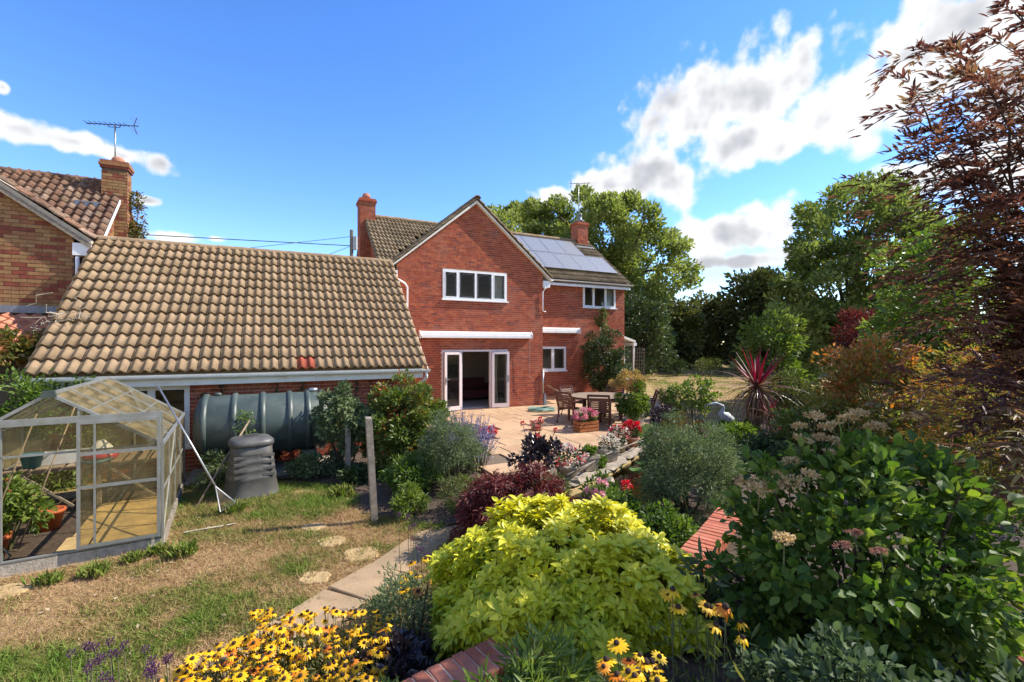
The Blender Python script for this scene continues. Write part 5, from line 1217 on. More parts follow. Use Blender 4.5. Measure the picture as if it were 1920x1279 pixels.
# right hand garden, far to near
SH('lilac_tree','tall rounded green tree on the right of the garden','tree', (13.2,18.2,4.1), (3.9,3.0,4.4), 46000, .19, T_DIAM, f_lilac, m_bark, base_z=0, stems=60, cname='crown', tr=.13, trunk=.2, cr=.13, centres=outline_centres([(1450,700),(1455,590),(1470,540),(1490,450),(1505,400),(1550,365),(1600,345),(1660,338),(1720,365),(1770,420),(1800,500),(1840,700)], 15.6, 21, 240, (13.2,18.2,4.1)), rot=0.)
SH('light_shrub','pale green shrub in front of the tall rounded tree','shrub', (8.2,14.6,1.9), (1.0,.9,1.9), 6500, .12, T_DIAM, f_light, m_bark, base_z=0, k=50, cr=.3, low=-.95, tr=.03)
SH('red_maple','dark red maple glimpsed within the tall green tree','tree', (8.6,11.3,2.6), (.8,.7,.6), 2600, .12, T_NARR, f_acer, m_bark, base_z=0, cname='crown', tr=.05, trunk=.5, k=30, cr=.3)
SH('green_tree','yellow green tree seen through the bronze elder on the right','tree', (8.2,8.6,2.3), (1.8,1.3,2.7), 14000, .13, T_DIAM, f_light, m_bark, base_z=0, stems=24, cname='crown', tr=.07, trunk=.3, k=70, cr=.24, low=-.95)
SH('orange_maple','orange and green maple below the tall rounded tree','tree', (6.3,8.0,1.15), (1.4,1.0,1.35), 13000, .09, T_DIAM, f_omaple, m_bark, base_z=0, stems=24, cname='crown', tr=.03, trunk=.2, k=90, cr=.24, grad=.3, low=-.98)
SH('orange_maple','orange brown maple beneath the bronze elder at the right edge','tree', (5.6,5.4,1.15), (1.25,.9,1.3), 13000, .08, T_NARR, f_omaple, m_bark, base_z=0, stems=24, cname='crown', tr=.03, trunk=.2, k=90, cr=.24, grad=.1, low=-.98)
SH('fuchsia_bush','bush with small red flowers beside the cordyline','shrub', (5.0,7.9,.75), (.7,.6,.6), 3500, .075, T_DIAM, f_pier, m_stem, base_z=0, k=40, cr=.28)
SH('grassy_shrub','wispy olive shrub behind the cordyline','shrub', (7.2,12.2,.75), (1.1,.8,.75), 3500, .16, T_NARR, f_olive, m_stem, base_z=0, k=40, cr=.3)
SH('rose_bush','open rose bush with light green leaves at the lawn edge','shrub', (4.9,12.4,.85), (.65,.5,.7), 1300, .1, T_DIAM, f_light, m_stem, base_z=0, k=34, cr=.22, stems=16, tr=.012)
SH('bronze_plant','low bronze leaved plants beyond the pond','shrub', (3.95,10.7,.35), (.6,.5,.33), 2200, .08, T_NARR, f_creep, m_dstem, base_z=0, k=24, cr=.35)
SH('low_green_shrub','bright green low plant beside the heron statue','shrub', (5.1,10.6,.28), (.6,.4,.25), 2200, .07, T_DIAM, f_green, m_stem, base_z=0, k=24, cr=.35)
SH('dark_low_shrub','dark rounded shrub between the cordyline and the hydrangea','shrub', (4.2,7.6,.42), (.75,.6,.42), 5000, .06, T_DIAM, f_dark, m_dstem, base_z=0, k=40, cr=.3)
SH('pond_shrub','dense grey green shrub spreading over the pond','shrub', (2.45,6.5,.58), (.92,.75,.8), 19000, .058, T_NARR, f_grey, m_stem, base_z=-.05, k=110, cr=.2, low=-.85, stems=14)
SH('fern_clump','bright green leafy clump at the near end of the pond','plant', (1.35,6.1,.12), (.42,.32,.3), 2600, .07, T_DIAM, f_green, m_stem, base_z=-.1, k=34, cr=.3)
SH('fern_clump','low olive plant between the red maple and the pond stones','plant', (.62,6.95,.1), (.36,.28,.24), 2000, .06, T_NARR, f_olive, m_stem, base_z=-.1, k=30, cr=.3)
SH('ground_cover','green ground cover below the grey green pond shrub','plant', (1.75,5.45,.08), (.55,.4,.26), 3000, .06, T_DIAM, f_green, m_stem, base_z=-.1, k=36, cr=.3)
SH('ground_cover','mixed green ground cover on the bank behind the feathery herb','plant', (-1.75,8.15,.05), (.6,.45,.28), 2600, .06, T_DIAM, f_light, m_stem, base_z=-.2, k=36, cr=.3)
SH('border_plant','leafy plant with red leaves beyond the pond shrub','plant', (3.4,7.9,.3), (.5,.4,.36), 2600, .07, T_DIAM, f_pier, m_stem, base_z=-.05, k=34, cr=.3)
SH('border_plant','light green plants in front of the heron statue','plant', (4.55,9.5,.32), (.6,.5,.34), 2800, .08, T_DIAM, f_light, m_stem, base_z=-.05, k=34, cr=.3)
SH('corner_shrub','tall dark evergreen shrub against the house wall behind the table','shrub', (4.1,20.6,1.45), (1.3,.8,1.6), 11000, .11, T_DIAM, f_dark, m_dstem, base_z=0, k=80, cr=.25, low=-.95, tr=.03, grad=.12)
SH('wall_climber','thin climber reaching up the wall above the dark evergreen shrub','climber', (4.1,21.2,3.35), (.25,.12,.75), 700, .1, T_DIAM, f_olive, m_dstem, base_z=1.5, k=18, cr=.3)
# bank left of the patio
SH('pieris_bush','large bush with red tipped leaves below the garage gutter','shrub', (-2.15,9.0,.78), (.95,.75,1.0), 13000, .085, T_DIAM, f_pier, m_bark, base_z=-.15, k=80, cr=.22, low=-.9, grad=.12, tr=.02)
SH('climbing_plant','grey green climber hanging over the shorter wooden post','climber', (-3.15,8.75,.85), (.62,.45,.7), 4200, .085, T_DIAM, f_grey, m_bark, base_z=-.2, k=36, cr=.25, droop=.5)
SH('round_bush','rounded light green bush on the bank left of the patio','shrub', (-1.05,7.75,.5), (.58,.55,.66), 7500, .06, T_NARR, f_grey, m_stem, base_z=-.15, k=60, cr=.25, low=-.9)
SH('round_bush','darker green bush low between the rounded bush and the tall post','shrub', (-1.6,7.5,.15), (.5,.4,.4), 3500, .06, T_DIAM, f_green, m_stem, base_z=-.2, k=40, cr=.28)
SH('feathery_herb','bright feathery green herb at the foot of the tall post','plant', (-1.5,6.75,.0), (.32,.25,.22), 2600, .07, T_LANC, f_light, m_stem, base_z=-.2, k=26, cr=.35)
SH('juniper','low spreading olive juniper left of the red maple','shrub', (-.55,6.65,.1), (.62,.42,.32), 5000, .06, T_NARR, f_olive, m_bark, base_z=-.15, k=50, cr=.25)
SH('weeping_maple','low weeping dark red maple spreading beside the golden shrub','shrub', (.0,5.95,.24), (.88,.6,.46), 15000, .07, T_LANC, f_acer, m_dstem, base_z=-.15, k=70, cr=.22, droop=.9, tr=.02)
SH('shade_plant','spiky leaved plant below the tank beside the greenhouse','plant', (-5.0,8.2,.15), (.5,.35,.4), 1800, .12, T_LANC, f_grey, m_stem, base_z=-.2, k=26, cr=.3)
SH('ivy_patch','variegated ivy growing under the oil tank','plant', (-3.6,8.6,.05), (.6,.25,.22), 1500, .07, T_DIAM, f_grey, m_stem, base_z=-.2, k=24, cr=.35)
SH('ivy_strand','strand of ivy climbing over the oil tank','climber', tuple(W(-.43,9.5,.78)), (.12,.08,.5), 260, .05, T_DIAM, f_green, m_stem, base_z=-.1, k=14, cr=.5)
SH('ivy_patch','dark foliage on the soil between the tank and the wooden posts','plant', (-2.9,8.3,-.05), (.5,.3,.2), 1400, .07, T_DIAM, f_dark, m_stem, base_z=-.2, k=24, cr=.35)
SH('hedge_bush','dense leafy hedge behind the greenhouse at the left edge','hedge', (-8.0,7.9,.65), (1.35,.6,1.3), 9500, .085, T_DIAM, f_green, m_bark, base_z=-.2, k=80, cr=.22, low=-.95)
SH('roof_creeper','reddish creeper sprawling over the lean-to roof','climber', W(-4.45,11.6,2.2), (.95,.55,.4), 3600, .09, T_DIAM, f_creep, m_dstem, base_z=1.7, k=40, cr=.28)
SH('chimney_creeper','red and green creeper clothing the right side of the left chimney','climber', W(-3.6,17.15,5.6), (.15,.15,1.3), 2000, .08, T_DIAM, f_creep, m_dstem, base_z=4.3, k=40, cr=.35, low=-.99)
dv = thing('dead_vine', 'tangle of pale dead vine stems on the garage roof edge', 'vine', W(-3.55,11.8,2.75))
for k in range(14):
    q = [Vector((random.uniform(-.35,.3), random.uniform(-.4,.3), random.uniform(-.2,.25)))]
    for j in range(5): q.append(q[-1]+Vector((random.uniform(-.2,.2), random.uniform(-.15,.1), random.uniform(-.1,.14))))
    MB().tube(q, .007, 5).build('stem', m_dry, dv)
# lavender sage: upright spikes
lv = thing('russian_sage', 'lavender blue sage spikes at the left edge of the patio', 'plant', (-.95,8.9,-.1))
n = 190; ang = RNG.random(n)*6.28; rr = RNG.random(n)**.5; base = np.stack([rr*.5*np.cos(ang), rr*.62*np.sin(ang), np.zeros(n)], 1)
tip = base*1.45+np.stack([RNG.normal(size=n)*.06, RNG.normal(size=n)*.06, .85+.4*RNG.random(n)-.35*rr], 1)
mb = MB()
for a, b in zip(base, tip): mb.tube([a, (a+b)/2+np.array([0,0,.05]), b], [.005,.004,.002], 4, False)
mb.build('stem', m_dstem, lv)
kk = 30; tt = .42+.58*RNG.random((n,kk,1)); P = (base[:,None,:]*(1-tt)+tip[:,None,:]*tt+RNG.normal(size=(n,kk,3))*.014).reshape(-1,3)
link('flowers', leaf_mesh('flowers', P, ball(len(P))+np.array([0,0,.5]), ball(len(P)), .034*(.6+.8*RNG.random(len(P))), T_DIAM, RNG.random(len(P)), f_lav), lv, kind='stuff')
me, _ = foliage('foliage', (.55,.6,.3), 1800, .06, T_NARR, f_grey, k=40, cr=.3, cen=(0,0,.25)); link('foliage', me, lv, kind='stuff')

# cordylines
def sword(L, w, bend, val, mat):
    n = 6; vs = []
    for i in range(n+1):
        t = i/n; a = bend*t*t; r_ = L*t; wd = w*(1-.95*t**2.2)*(.7+.6*min(1,t*3) if t < .33 else 1.3)/1.3
        y, z = r_*math.cos(a*.6), -r_*math.sin(a*.6); vs += [(-wd/2,y,z+.12*wd),(0,y,z),(wd/2,y,z+.12*wd)]
    fs = [f for i in range(n) for f in ((3*i,3*i+1,3*i+4,3*i+3),(3*i+1,3*i+2,3*i+5,3*i+4))]
    me = npmesh('leaf', vs, [k for f in fs for k in f], [4]*len(fs), [val]*len(vs), mat); return me
sw = {'up': [sword(.85,.05,.05,v_,f_cord) for v_ in (.62,.75,.9)], 'mid': [sword(.95,.042,.45,v_,f_cord) for v_ in (.15,.35,.5)], 'low': [sword(.85,.04,.9,v_,f_cord) for v_ in (.0,.08,.2)]}
def cordyline(label, x, y, z, tr_h, s, n):
    t = thing('cordyline', label, 'palm', (x,y,z), 0, 'spiky red cordylines'); mb = MB()
    mb.tube([(0,0,-.05),(0,0,tr_h*.5),(0,0,tr_h)], [.06*s,.05*s,.05*s], 10).build('trunk', m_bark, t, True)
    for i in range(n):
        q = i/n; az_ = i*2.399; el = R(82)-(q**.8)*R(165); kd = 'up' if el > R(35) else ('mid' if el > R(-15) else 'low')
        link('leaf', random.choice(sw[kd]), t, (0,0,tr_h-.04*q), (el+random.uniform(-.12,.12), random.uniform(-.3,.3), az_), scale=s*random.uniform(.8,1.1))
cordyline('taller spiky red cordyline with upright crimson top leaves', 5.75, 10.9, 0, 1.3, 1.18, 150)
cordyline('smaller brown cordyline at the foot of the taller one', 5.75, 10.3, 0, .7, .62, 80)

# golden choisya: rosettes of leaflets over a mound
ch_ = thing('golden_shrub', 'large golden yellow shrub filling the front of the garden', 'shrub', (.42,3.36,.42)); rad = np.array([1.03,.86,.70])
n = 3300; d = ball(n*3); d = d[d[:,2] > -.62][:n]; n = len(d)
lump = 1+.10*np.sin(d[:,0]*7+1)*np.cos(d[:,1]*6)+.05*np.sin(d[:,1]*11+d[:,0]*5)
gap = vnoise(d[:,0]*3+9, d[:,1]*3+d[:,2]*2+9, .55, 21); P0 = d*rad*lump[:,None]*(.70+.22*gap[:,None]+.12*RNG.random((n,1))); N0 = nrm(d/rad*.6+np.array([0,-.1,.75])+RNG.normal(size=(n,3))*.2)
T1 = nrm(np.cross(N0, ball(n))); T2 = np.cross(N0, T1); LP, LA, LN, LS_, LR = [], [], [], [], []
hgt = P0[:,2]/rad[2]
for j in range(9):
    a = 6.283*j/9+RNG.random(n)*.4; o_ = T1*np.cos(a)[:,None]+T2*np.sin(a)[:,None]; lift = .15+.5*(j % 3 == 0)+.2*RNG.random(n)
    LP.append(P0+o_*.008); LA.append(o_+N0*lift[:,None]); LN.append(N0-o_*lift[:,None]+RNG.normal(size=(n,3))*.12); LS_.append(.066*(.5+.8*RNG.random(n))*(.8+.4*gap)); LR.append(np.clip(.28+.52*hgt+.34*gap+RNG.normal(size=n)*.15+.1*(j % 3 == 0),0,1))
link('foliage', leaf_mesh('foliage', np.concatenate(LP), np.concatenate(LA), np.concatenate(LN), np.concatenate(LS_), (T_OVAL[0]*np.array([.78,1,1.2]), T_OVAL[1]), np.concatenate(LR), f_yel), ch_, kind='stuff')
mb = MB()
for p_ in P0[:160]: mb.tube([(p_[0]*.15,p_[1]*.15,-.1),tuple(p_*.55),tuple(p_)], [.012,.008,.004], 5, False)
mb.build('stem', m_stem, ch_)
inner = foliage('inner_leaves', rad*.8, 3500, .075, T_DIAM, f_green, k=60, cr=.3, shell=.4); link('inner_leaves', inner[0], ch_, kind='stuff')

# hydrangea with large leaves, each front leaf its own piece
hy = thing('hydrangea_bush', 'big leaved hydrangea with fading cream flower heads on the right', 'shrub', (2.12,2.75,.45)); rad = np.array([1.02,.72,.88]); hc = np.array([0,0,.5])
def leafpiece(L, v_, mat):
    tv, tf = T_OVAL; q = tv*L*np.array([1.15,1,1]); return npmesh('leaf', q, [k for f in tf for k in f], [len(f) for f in tf], [v_]*len(q), mat)
lv_ = [leafpiece(L, v_, f_hyd) for L in (.08,.105) for v_ in (.15,.35,.5,.7,.95)]
C = clumps(rad, 90, .6, -.5); k = 0
while k < 290:
    c = Vector(C[RNG.integers(0,len(C))]); o_ = Vector((c.x/rad[0], c.y/rad[1], c.z/rad[2])).normalized()
    if o_.y > .45 and random.random() < .8: continue
    ax = (o_*.5+Vector(ball(1)[0])*.8+Vector((0,0,-.1))).normalized(); nn2 = (o_*.4+Vector((0,-.1,.8))+Vector(ball(1)[0])*.4).normalized()
    X = ax.cross(nn2).normalized(); Z = X.cross(ax); rot = Matrix((X,ax,Z)).transposed().to_euler()
    link('leaf', lv_[min(9, int(RNG.integers(0,5)+5*(random.random() < .5)))], hy, c+Vector(hc)+Vector(ball(1)[0])*.1, rot, scale=random.uniform(.75,1.1)); k += 1
me, C2 = foliage('foliage', rad*.98, 8500, .066, T_OVAL, f_hyd, k=220, cr=.14, jit=.24, cen=hc, low=-.8); link('foliage', me, hy, kind='stuff')
mb = MB()
for c in C2[:40]: mb.tube([(c[0]*.25,c[1]*.25,-.05),(c[0]*.7,c[1]*.7,c[2]*.6),tuple(c)], [.011,.009,.006], 6, False)
mb.build('stem', m_dstem, hy)
hm = [foliage('flower_head', (.085,.085,.03), 260, .024, T_DIAM, m_, k=24, cr=.3, up=1.2, shell=.4, low=-.2)[0] for m_ in (f_cream, f_cream, f_pinkd)]
for i, (px, py, Y) in enumerate(((1400,905,2.75),(1440,870,2.9),(1480,865,2.9),(1505,825,3.0),(1540,820,3.05),(1560,800,3.05),(1530,780,3.15),(1590,785,3.2),(1640,800,3.1),(1455,890,2.75),(1520,890,2.6),(1580,832,2.9),(1720,780,3.2),(1600,1000,2.15),(1580,1025,2.1),(1650,1035,2.05),(1470,1010,2.2),(1800,870,2.7),(1620,830,2.95),(1480,905,2.65),(1425,915,2.6),(1560,850,2.85),(1610,775,3.2),(1500,800,3.1))):
    p = at(px, py, Y=Y); o = link('flower_head', hm[2 if 12 < i < 16 else i % 2], hy, (p.x-2.12,p.y-2.75,p.z-.45), (random.uniform(-.3,.3),random.uniform(-.3,.3),i), scale=.45 if 12 < i < 16 else random.uniform(.6,.85))
    MB().tube([(0,0,-.01),(.02,.02,-.18)], .005, 5).build('stalk', m_stem, o)
SH('columbine','lacy grey green foliage in front of the hydrangea','plant', (1.3,1.72,.82), (.44,.3,.36), 3400, .042, T_OVAL, f_hydd, m_stem, base_z=.45, k=46, cr=.24, stems=20, tr=.005)
SH('leafy_plant','sparse leafy stems in the shaded bottom right corner','plant', (1.85,1.75,.78), (.4,.3,.32), 1100, .06, T_OVAL, f_hydd, m_dstem, base_z=.45, k=36, cr=.22, stems=24, tr=.006)
SH('dark_phlox','dark purple leaved plant between the yellow daisies and the golden shrub','plant', (-.72,2.95,.12), (.3,.32,.34), 1500, .07, T_DIAM, f_black, m_dstem, base_z=-.2, k=30, cr=.3)
SH('catmint','soft grey green plant beside the slab path','plant', (-.75,3.5,.2), (.3,.36,.36), 2200, .045, T_NARR, f_grey, m_stem, base_z=-.2, k=40, cr=.25)
SH('edging_plant','grey green plant spilling over the brick coping at the bottom edge','plant', (-.55,2.02,.62), (.24,.16,.16), 900, .06, T_LANC, f_light, m_stem, base_z=.45, k=26, cr=.3, stems=12, tr=.004)
SH('path_plant','low feathery plant spilling over the slab path beside the golden shrub','plant', (-1.0,4.15,.0), (.3,.4,.24), 1600, .05, T_NARR, f_grey, m_stem, base_z=-.2, k=30, cr=.3)
SH('trailing_plant','green trailing plant between the pots along the pond stones','plant', (1.55,8.75,.1), (.34,.22,.14), 1100, .05, T_DIAM, f_green, m_stem, base_z=-.05, k=22, cr=.35)
SH('trailing_plant','low green plant between the red begonias and the stone trough','plant', (2.95,10.75,.12), (.36,.24,.16), 1100, .05, T_DIAM, f_light, m_stem, base_z=-.05, k=22, cr=.35)
SH('penstemon','pale green leafy plant with tan seed spikes below the golden shrub','plant', (.05,2.05,.68), (.44,.22,.26), 1700, .075, T_LANC, f_light, m_stem, base_z=.45, k=50, cr=.2, stems=30, tr=.005)
SH('iris_clump','upright narrow leaves beside the brick coping','plant', (1.25,3.0,.75), (.15,.13,.2), 34, .2, T_LANC, f_grey, m_stem, base_z=.45, k=16, cr=.3, up=0., stems=10)
rb = SH('pink_rose','small rose bush with pink and red blooms behind the golden shrub','shrub', (1.0,5.0,.55), (.34,.25,.4), 700, .055, T_DIAM, f_green, m_stem, base_z=-.1, k=24, cr=.25, stems=14, tr=.006, rot=0.)
rose_me = foliage('bloom', (.035,.035,.03), 50, .04, T_DIAM, f_pink, k=10, cr=.5)[0]
for i, (px, py) in enumerate(((1105,922),(1116,935),(1122,925),(1098,945),(1128,905),(1088,958))):
    p = at(px, py, Y=4.85); o = link('bloom', rose_me if i else rose_me, rb, (p.x-1.0,p.y-5.0,p.z+.1)); MB().tube([(0,0,0),(.02,.05,-.3)], .004, 5).build('stalk', m_stem, o)
o = link('bloom', ball_me, rb, at(1174,911,Y=4.8)-Vector((1.0,5.0,-.1)), scale=1.3); MB().tube([(0,0,0),(.0,.03,-.35)], .004, 5).build('stalk', m_stem, o)

# yellow coneflowers
def daisy(L=.036, n=13, droop=.45, v0=.4):
    vs, fs, rn = [], [], []
    for k in range(n):
        a = 6.283*k/n; c, s = math.cos(a), math.sin(a); w = .0075; b = len(vs); q = droop*(1+.4*math.sin(k*2.3))
        for r_, wd, z in ((.008,.5,.0),(.008+L*.55,1.,-L*.15*q*1.5),(.008+L,.35,-L*.75*q)):
            vs += [(r_*c-wd*w*s, r_*s+wd*w*c, z), (r_*c+wd*w*s, r_*s-wd*w*c, z)]
        fs += [(b,b+1,b+3,b+2),(b+2,b+3,b+5,b+4)]
    return vs, fs
def mat_petal(name, cs_):
    m, nt = M_(name); o = node(nt, 'ShaderNodeObjectInfo'); col = ramp(nt, o.outputs['Random'], cs_)
    p = node(nt, 'ShaderNodeBsdfPrincipled', {'Base Color': col, 'Roughness': .5}); t = node(nt, 'ShaderNodeBsdfTranslucent', {'Color': col})
    mx = node(nt, 'ShaderNodeMixShader', {0: .3, 1: p.outputs[0], 2: t.outputs[0]}); node(nt, 'ShaderNodeOutputMaterial', {0: mx.outputs[0]}); return m
m_pet = mat_petal('yellow petal', [(0,(.88,.54,.004)),(.78,(.86,.46,.004)),(.92,(.80,.28,.006)),(1,(.62,.13,.01))])
d_me = [MB().raw(*daisy(L, n, dr)).mesh('flower', m_pet) for L, n, dr in ((.034,13,.5),(.030,12,.9),(.036,14,.3),(.026,10,1.5),(.038,12,.15))]
cone_me = MB().lathe([(.0115,-.003),(.0135,.004),(.011,.012),(.004,.017)], 10).mesh('cone', mat_plain('dark cone', (.035,.016,.008), .9, .2), True)
def coneflowers(label, poly, n, hmean, hvar, gz_, size=1., clus=None):
    cx, cy = np.mean([p_[0] for p_ in poly]), np.mean([p_[1] for p_ in poly]); c0_ = at(cx, cy, hmean)
    t = thing('coneflower_clump', label, 'flowers', (c0_.x, c0_.y, gz_), 0, 'clumps of yellow coneflowers'); st_ = MB(); pts = []
    xs_ = [p_[0] for p_ in poly]; ys_ = [p_[1] for p_ in poly]
    while len(pts) < n:
        x, y = random.uniform(min(xs_), max(xs_)), random.uniform(min(ys_), max(ys_))
        if not in_poly(x, y, poly): continue
        p_ = at(x, y, hmean+random.uniform(-hvar, hvar)); pts.append(p_)
        l = p_-Vector((c0_.x, c0_.y, gz_))
        o = link('flower', random.choice(d_me), t, l, (random.uniform(-.35,.45), random.uniform(-.35,.35), random.random()*6.28), scale=size*random.uniform(.65,1.2)); link('cone', cone_me, o)
        b_ = Vector((l.x+random.uniform(-.08,.08), l.y+random.uniform(-.04,.1), 0)); st_.tube([b_, b_.lerp(l,.6)+Vector((random.uniform(-.02,.02),0,0)), l-Vector((0,0,.004))], [.003,.0025,.002], 4, False)
    st_.build('stem', m_stem, t); m = n*16; q = np.array([tuple(pts[i % n]-Vector((c0_.x,c0_.y,gz_))) for i in range(m)])
    fz = RNG.random((m,1)); P_ = q*np.array([1,1,0])+RNG.normal(size=(m,3))*np.array([.06,.06,0])+np.concatenate([np.zeros((m,2)), q[:,2:3]*(.05+.8*fz)],1)
    link('foliage', leaf_mesh('foliage', P_, ball(m)+np.array([0,0,.35]), ball(m)+np.array([0,0,.6]), .085*(.5+.7*RNG.random(m)), T_LANC, np.clip(RNG.random(m),0,1), f_olive), t, kind='stuff')
coneflowers('broad drift of yellow coneflowers along the bottom edge left of centre', [(285,1279),(370,1225),(455,1180),(480,1140),(560,1150),(640,1132),(735,1150),(730,1200),(715,1279)], 285, 1.93, .1, -.2, .84)
coneflowers('yellow coneflowers in front of the golden shrub on its right side', [(1125,1215),(1180,1200),(1240,1215),(1255,1279),(1130,1279)], 15, 1.28, .05, .45, 1.0)
coneflowers('few yellow coneflowers standing right of the golden shrub', [(1230,1100),(1290,1100),(1350,1115),(1410,1190),(1430,1230),(1350,1225),(1270,1150)], 12, 1.25, .07, .45, 1.0)
coneflowers('small orange coneflowers beside the slab path left of the golden shrub', [(735,1110),(770,1050),(830,1035),(830,1080),(780,1125)], 16, 1.9, .08, -.2, .95)
# purple verbena on thin stalks
vb_me = foliage('flower_head', (.019,.019,.011), 40, .013, T_DIAM, f_purple, k=12, cr=.5, up=1)[0]
vb = thing('verbena', 'purple verbena heads on thin stalks in the bottom left corner', 'flowers', (-1.75,1.75,-.2))
for i in range(22):
    x, y = random.uniform(125,335), random.uniform(1205,1279); 
    if i < 3: x, y = ((160,1212),(178,1215),(205,1205))[i]
    p = at(x, y, 1.55); l = p-Vector((-1.75,1.75,-.2)); o = link('flower_head', vb_me, vb, l); MB().tube([(0,0,0),(.05,-.03,-.35),(.12,-.1,-.9)], .0025, 4).build('stalk', m_stem, o)
vb = thing('verbena', 'purple verbena heads rising over the slab path near the red maple', 'flowers', (-1.1,3.9,-.2))
for x, y in ((778,985),(770,990),(783,1028),(790,1032),(775,1012),(748,965),(765,968),(800,1040)):
    p = at(x, y, Y=4.1); l = p-Vector((-1.1,3.9,-.2)); o = link('flower_head', vb_me, vb, l); MB().tube([(0,0,0),(.01,-.03,-.3),(.06,-.05,-p.z-.18)], .0025, 4).build('stalk', m_stem, o)

# bronze elder overhanging from the right: lacy compound leaves on arching branches
el_ = thing('bronze_elder', 'tall bronze leaved elder with lacy foliage overhanging the right edge', 'tree', (3.9,3.1,.45)); ob = Vector((3.9,3.1,.45))
sil = [(1990,-60),(1905,0),(1860,40),(1800,80),(1740,120),(1690,150),(1630,178),(1640,200),(1700,230),(1680,265),(1665,290),(1700,310),(1740,345),(1745,390),(1790,440),(1800,520),(1840,600),(1790,690),(1830,800),(1880,880),(1990,960)]
random.seed(21)
LP, LA, LN, LS_, LR = [], [], [], [], []; mb = MB(); cnt = 0
trunks = [Vector((.1,0,0)), Vector((.4,.2,0)), Vector((.15,.45,0))]
tips = [(1690,192),(1715,285),(1740,165),(1790,345),(1800,112),(1800,85),(1790,440),(1810,520),(1860,60),(1900,20),(1850,250),(1880,380),(1850,620),(1810,690),(1880,760),(1900,180),(1950,300),(1940,520),(1930,680),(1760,240),(1800,330),(1850,480),(1900,440),(1890,560),(1870,690),(1920,820),(1960,120),(1970,420),(1960,620),(1850,150),(1830,200)]
sprays = []
for x, y in tips:
    Y = random.uniform(2.7,4.1); e = at(x, y, Y=Y)-ob; b_ = random.choice(trunks)
    up_ = Vector((b_.x+.1, b_.y, max(.6, e.z*.75))); pts = []
    for k in range(13):
        t = k/12; p_ = b_*(1-t)**2+up_*2*t*(1-t)+Vector((e.x*.55+.2, e.y, e.z+.35))*0+e*t*t
        p_ = p_+Vector((math.sin(k*1.9+x)*.03, math.cos(k*1.3+y)*.03, .10*math.sin(math.pi*t)))
        pts.append(p_)
    mb.tube(pts, [.026*(1-k/12)**1.2+.0025 for k in range(13)], 6, False)
    for k in range(5, 13):
        for j in range(4 if k < 11 else 6):
            d_ = (pts[k]-pts[k-1]).normalized(); w_ = Vector((random.uniform(-1,.35), random.uniform(-.8,.8), random.uniform(-.5,.5)))
            sprays.append((pts[k-1].lerp(pts[k], random.random()), (d_*.6+w_).normalized()))
        if random.random() < .75:      # side twig
            q0 = pts[k]; w_ = Vector((random.uniform(-1,.2), random.uniform(-.7,.7), random.uniform(-.2,.5))).normalized(); L_ = random.uniform(.25,.6)
            tw = [q0+w_*L_*s_+Vector((0,0,-.12*s_*s_)) for s_ in (0,.35,.7,1)]
            if (tw[3]+ob).x < .74*(tw[3]+ob).y: continue       # keep the side twigs short on the open side
            mb.tube(tw, [.006,.005,.0035,.002], 5, False)
            for s_ in (1,2,3,3,3): sprays.append((tw[s_], (w_+Vector(ball(1)[0])*.7).normalized()))
for _ in range(0):
    while True:
        x, y = random.uniform(1760,1990), random.uniform(150,940)
        if in_poly(x, y, sil): break
    sprays.append((at(x, y, Y=random.uniform(2.9,4.4))-ob, Vector((random.uniform(-1,.3), random.uniform(-.6,.6), random.uniform(-.4,.3))).normalized()))
for st_, d in sprays:
    if (st_+ob).x < .76*(st_+ob).y and random.random() < .6: continue
    L = random.uniform(.13,.24); sd_ = d.cross(Vector((0,0,1))).normalized(); v_ = random.random(); low_ = st_.z < 1.4
    for j in range(4):
        q = st_+d*L*(.15+.85*j/3)+Vector((0,0,-.012*j*j))
        for s in ((-1,1) if j < 3 else (0,)):
            a_ = (d+sd_*s*.7+Vector(ball(1)[0])*.25).normalized()
            for f_ in ((-.4,0,.4) if random.random() < .6 else (0,)):
                LP.append(q); LA.append(a_+sd_*f_+Vector((0,0,-.12))); LN.append(Vector((0,0,1))+Vector(ball(1)[0])*.6); LS_.append(random.uniform(.055,.105)*(1 if f_ == 0 else .7)); LR.append(min(1,max(0,.1+.65*v_+random.uniform(-.15,.15)+.25*low_)))
arr = lambda q: np.array([tuple(k) for k in q])
link('crown', leaf_mesh('crown', arr(LP), arr(LA), arr(LN), np.array(LS_), T_LANC, np.array(LR), f_elder), el_, kind='stuff')
mb.build('trunk', m_dstem, el_)

# ================================================================== LAWN GRASS
def grass(name, label, poly, n, hmin, hmax, w=.09, ex=()):
    x0, x1 = min(p_[0] for p_ in poly), max(p_[0] for p_ in poly); y0, y1 = min(p_[1] for p_ in poly), max(p_[1] for p_ in poly)
    X = RNG.uniform(x0, x1, n); Y = RNG.uniform(y0, y1, n); ok = in_poly(X, Y, poly)
    for q in ex: ok &= ~in_poly(X, Y, q)
    g = .42*vnoise(X, Y, 1.1, 1)+.34*vnoise(X, Y, .4, 2)+.24*vnoise(X, Y, .12, 4)+.05*sm(3.4, 2.8, Y)+.10*sm(5.5, 7.5, Y)*(Y < 10)
    ok &= RNG.random(n) < .35+1.1*g
    X, Y, g = X[ok], Y[ok], g[ok]; m = len(X)
    A_ = nrm(np.stack([RNG.normal(size=m), RNG.normal(size=m), .15+.7*RNG.random(m)], 1)); r_ = np.clip((g-.31)*1.85+RNG.normal(size=m)*.16, 0, 1)
    sz = (hmin+(hmax-hmin)*RNG.random(m))*(.7+.6*r_)
    tm = (T_BLADE[0]*np.array([w/.05,1,1]), T_BLADE[1])
    o = link(name, leaf_mesh(name, np.stack([X, Y, ground_z(X, Y)-.004], 1), A_, ball(m), sz, tm, r_, f_grass), kind='stuff'); o['label'] = label; o['category'] = 'grass'
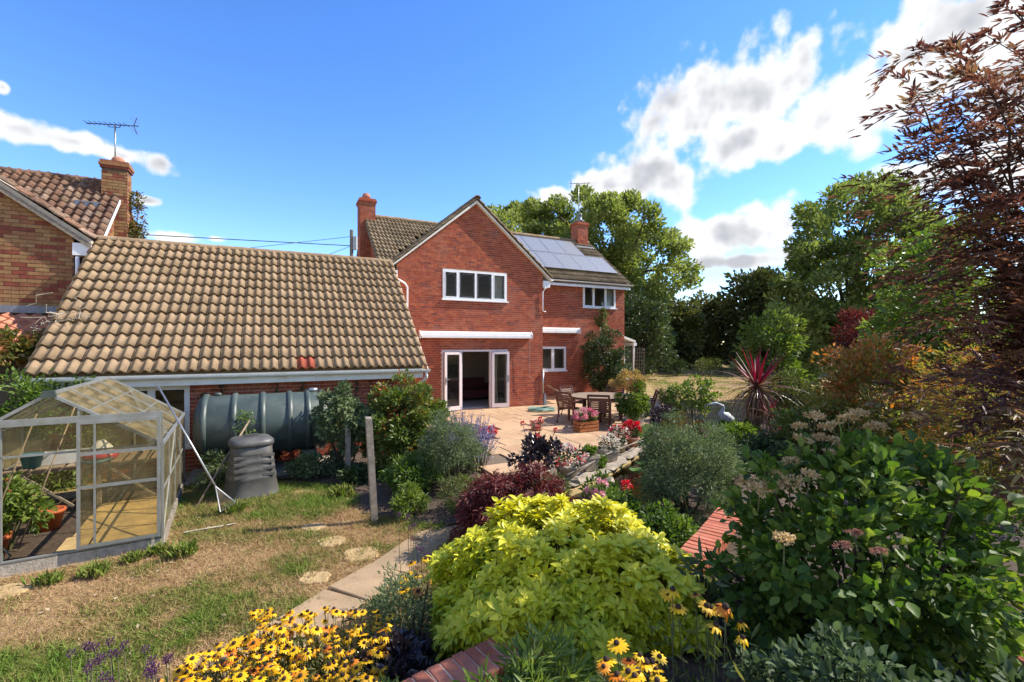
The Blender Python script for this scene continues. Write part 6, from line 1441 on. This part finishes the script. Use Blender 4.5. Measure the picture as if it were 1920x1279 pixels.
gpoly = [tuple(gw_(x, y))[:2] for x, y in ((-gW-.05,-.05),(.05,-.05),(.05,gL),(-gW-.05,gL))]
ppoly = [(p_.x-.3,p_.y-.12) for p_ in path_pts]+[(p_.x+.36,p_.y+.18) for p_ in reversed(path_pts)]
LAWN = [(-6.5,2.2),(-1.2,2.6),(-.9,3.6),(.3,5.6),(-1.0,6.3),(-2.1,6.8),(-2.8,8.0),(-5.2,8.6),(-7.5,7.0),(-7.5,3.0)]
grass('lawn_grass', 'patchy dry and green grass of the lawn by the greenhouse', LAWN, 520000, .04, .11, .055, (gpoly, ppoly))
grass('far_lawn_grass', 'sunburnt grass of the far lawn beyond the patio', [(6.6,20.5),(4.7,14),(7,14.5),(13,20),(17,31),(8.5,31)], 70000, .05, .09, .14)
grass('rough_grass', 'longer green grass tufts around the bin and posts', [(-4.6,7.4),(-3.4,7.7),(-2.2,6.7),(-2.6,6.5),(-3.6,7.0),(-4.9,6.9)], 26000, .06, .13, .06)

m_litter = mat_leaf('dry leaf', G((.16,.08,.03),(.32,.2,.09),(.5,.42,.3)), .8, .2)
X = RNG.uniform(-6.5,.2,900); Y = RNG.uniform(3.0,8.4,900); ok = in_poly(X,Y,LAWN) & ~in_poly(X,Y,gpoly); X, Y = X[ok], Y[ok]; m = len(X)
o = link('leaf_litter', leaf_mesh('leaf_litter', np.stack([X,Y,ground_z(X,Y)+.03],1), ball(m)*np.array([1,1,.25]), ball(m)*.3+np.array([0,0,1]), RNG.uniform(.02,.055,m), T_DIAM, RNG.random(m), m_litter), kind='stuff'); o['label'] = 'dry fallen leaves scattered over the lawn'; o['category'] = 'leaf litter'
for i, (px, py, s_, lab) in enumerate(((345,1040,.16,'green weed tuft in the lawn right of the greenhouse corner'),(300,1035,.12,'small weed tuft against the greenhouse sill'),(440,960,.17,'grass tuft at the foot of the compost bin'),(640,930,.2,'green tuft beside the tall post'),(180,1075,.13,'weeds with white flowers along the greenhouse sill'),(90,1092,.12,'weed tuft along the left part of the greenhouse sill'),(250,1050,.11,'low weed below the sliding door'))):
    p = at(px, py, 2.49); t = thing('weed_tuft', lab, 'weed', (p.x,p.y,-.2)); n = 240
    an = RNG.random(n)*6.28; A_ = np.stack([np.cos(an)*.6, np.sin(an)*.6, .5+RNG.random(n)], 1); P_ = np.stack([RNG.normal(size=n)*s_*.35, RNG.normal(size=n)*s_*.3, np.zeros(n)], 1)
    link('blades', leaf_mesh('blades', P_, A_, ball(n), s_*(.5+.7*RNG.random(n)), T_LANC, .55+.4*RNG.random(n), f_grass), t, kind='stuff')
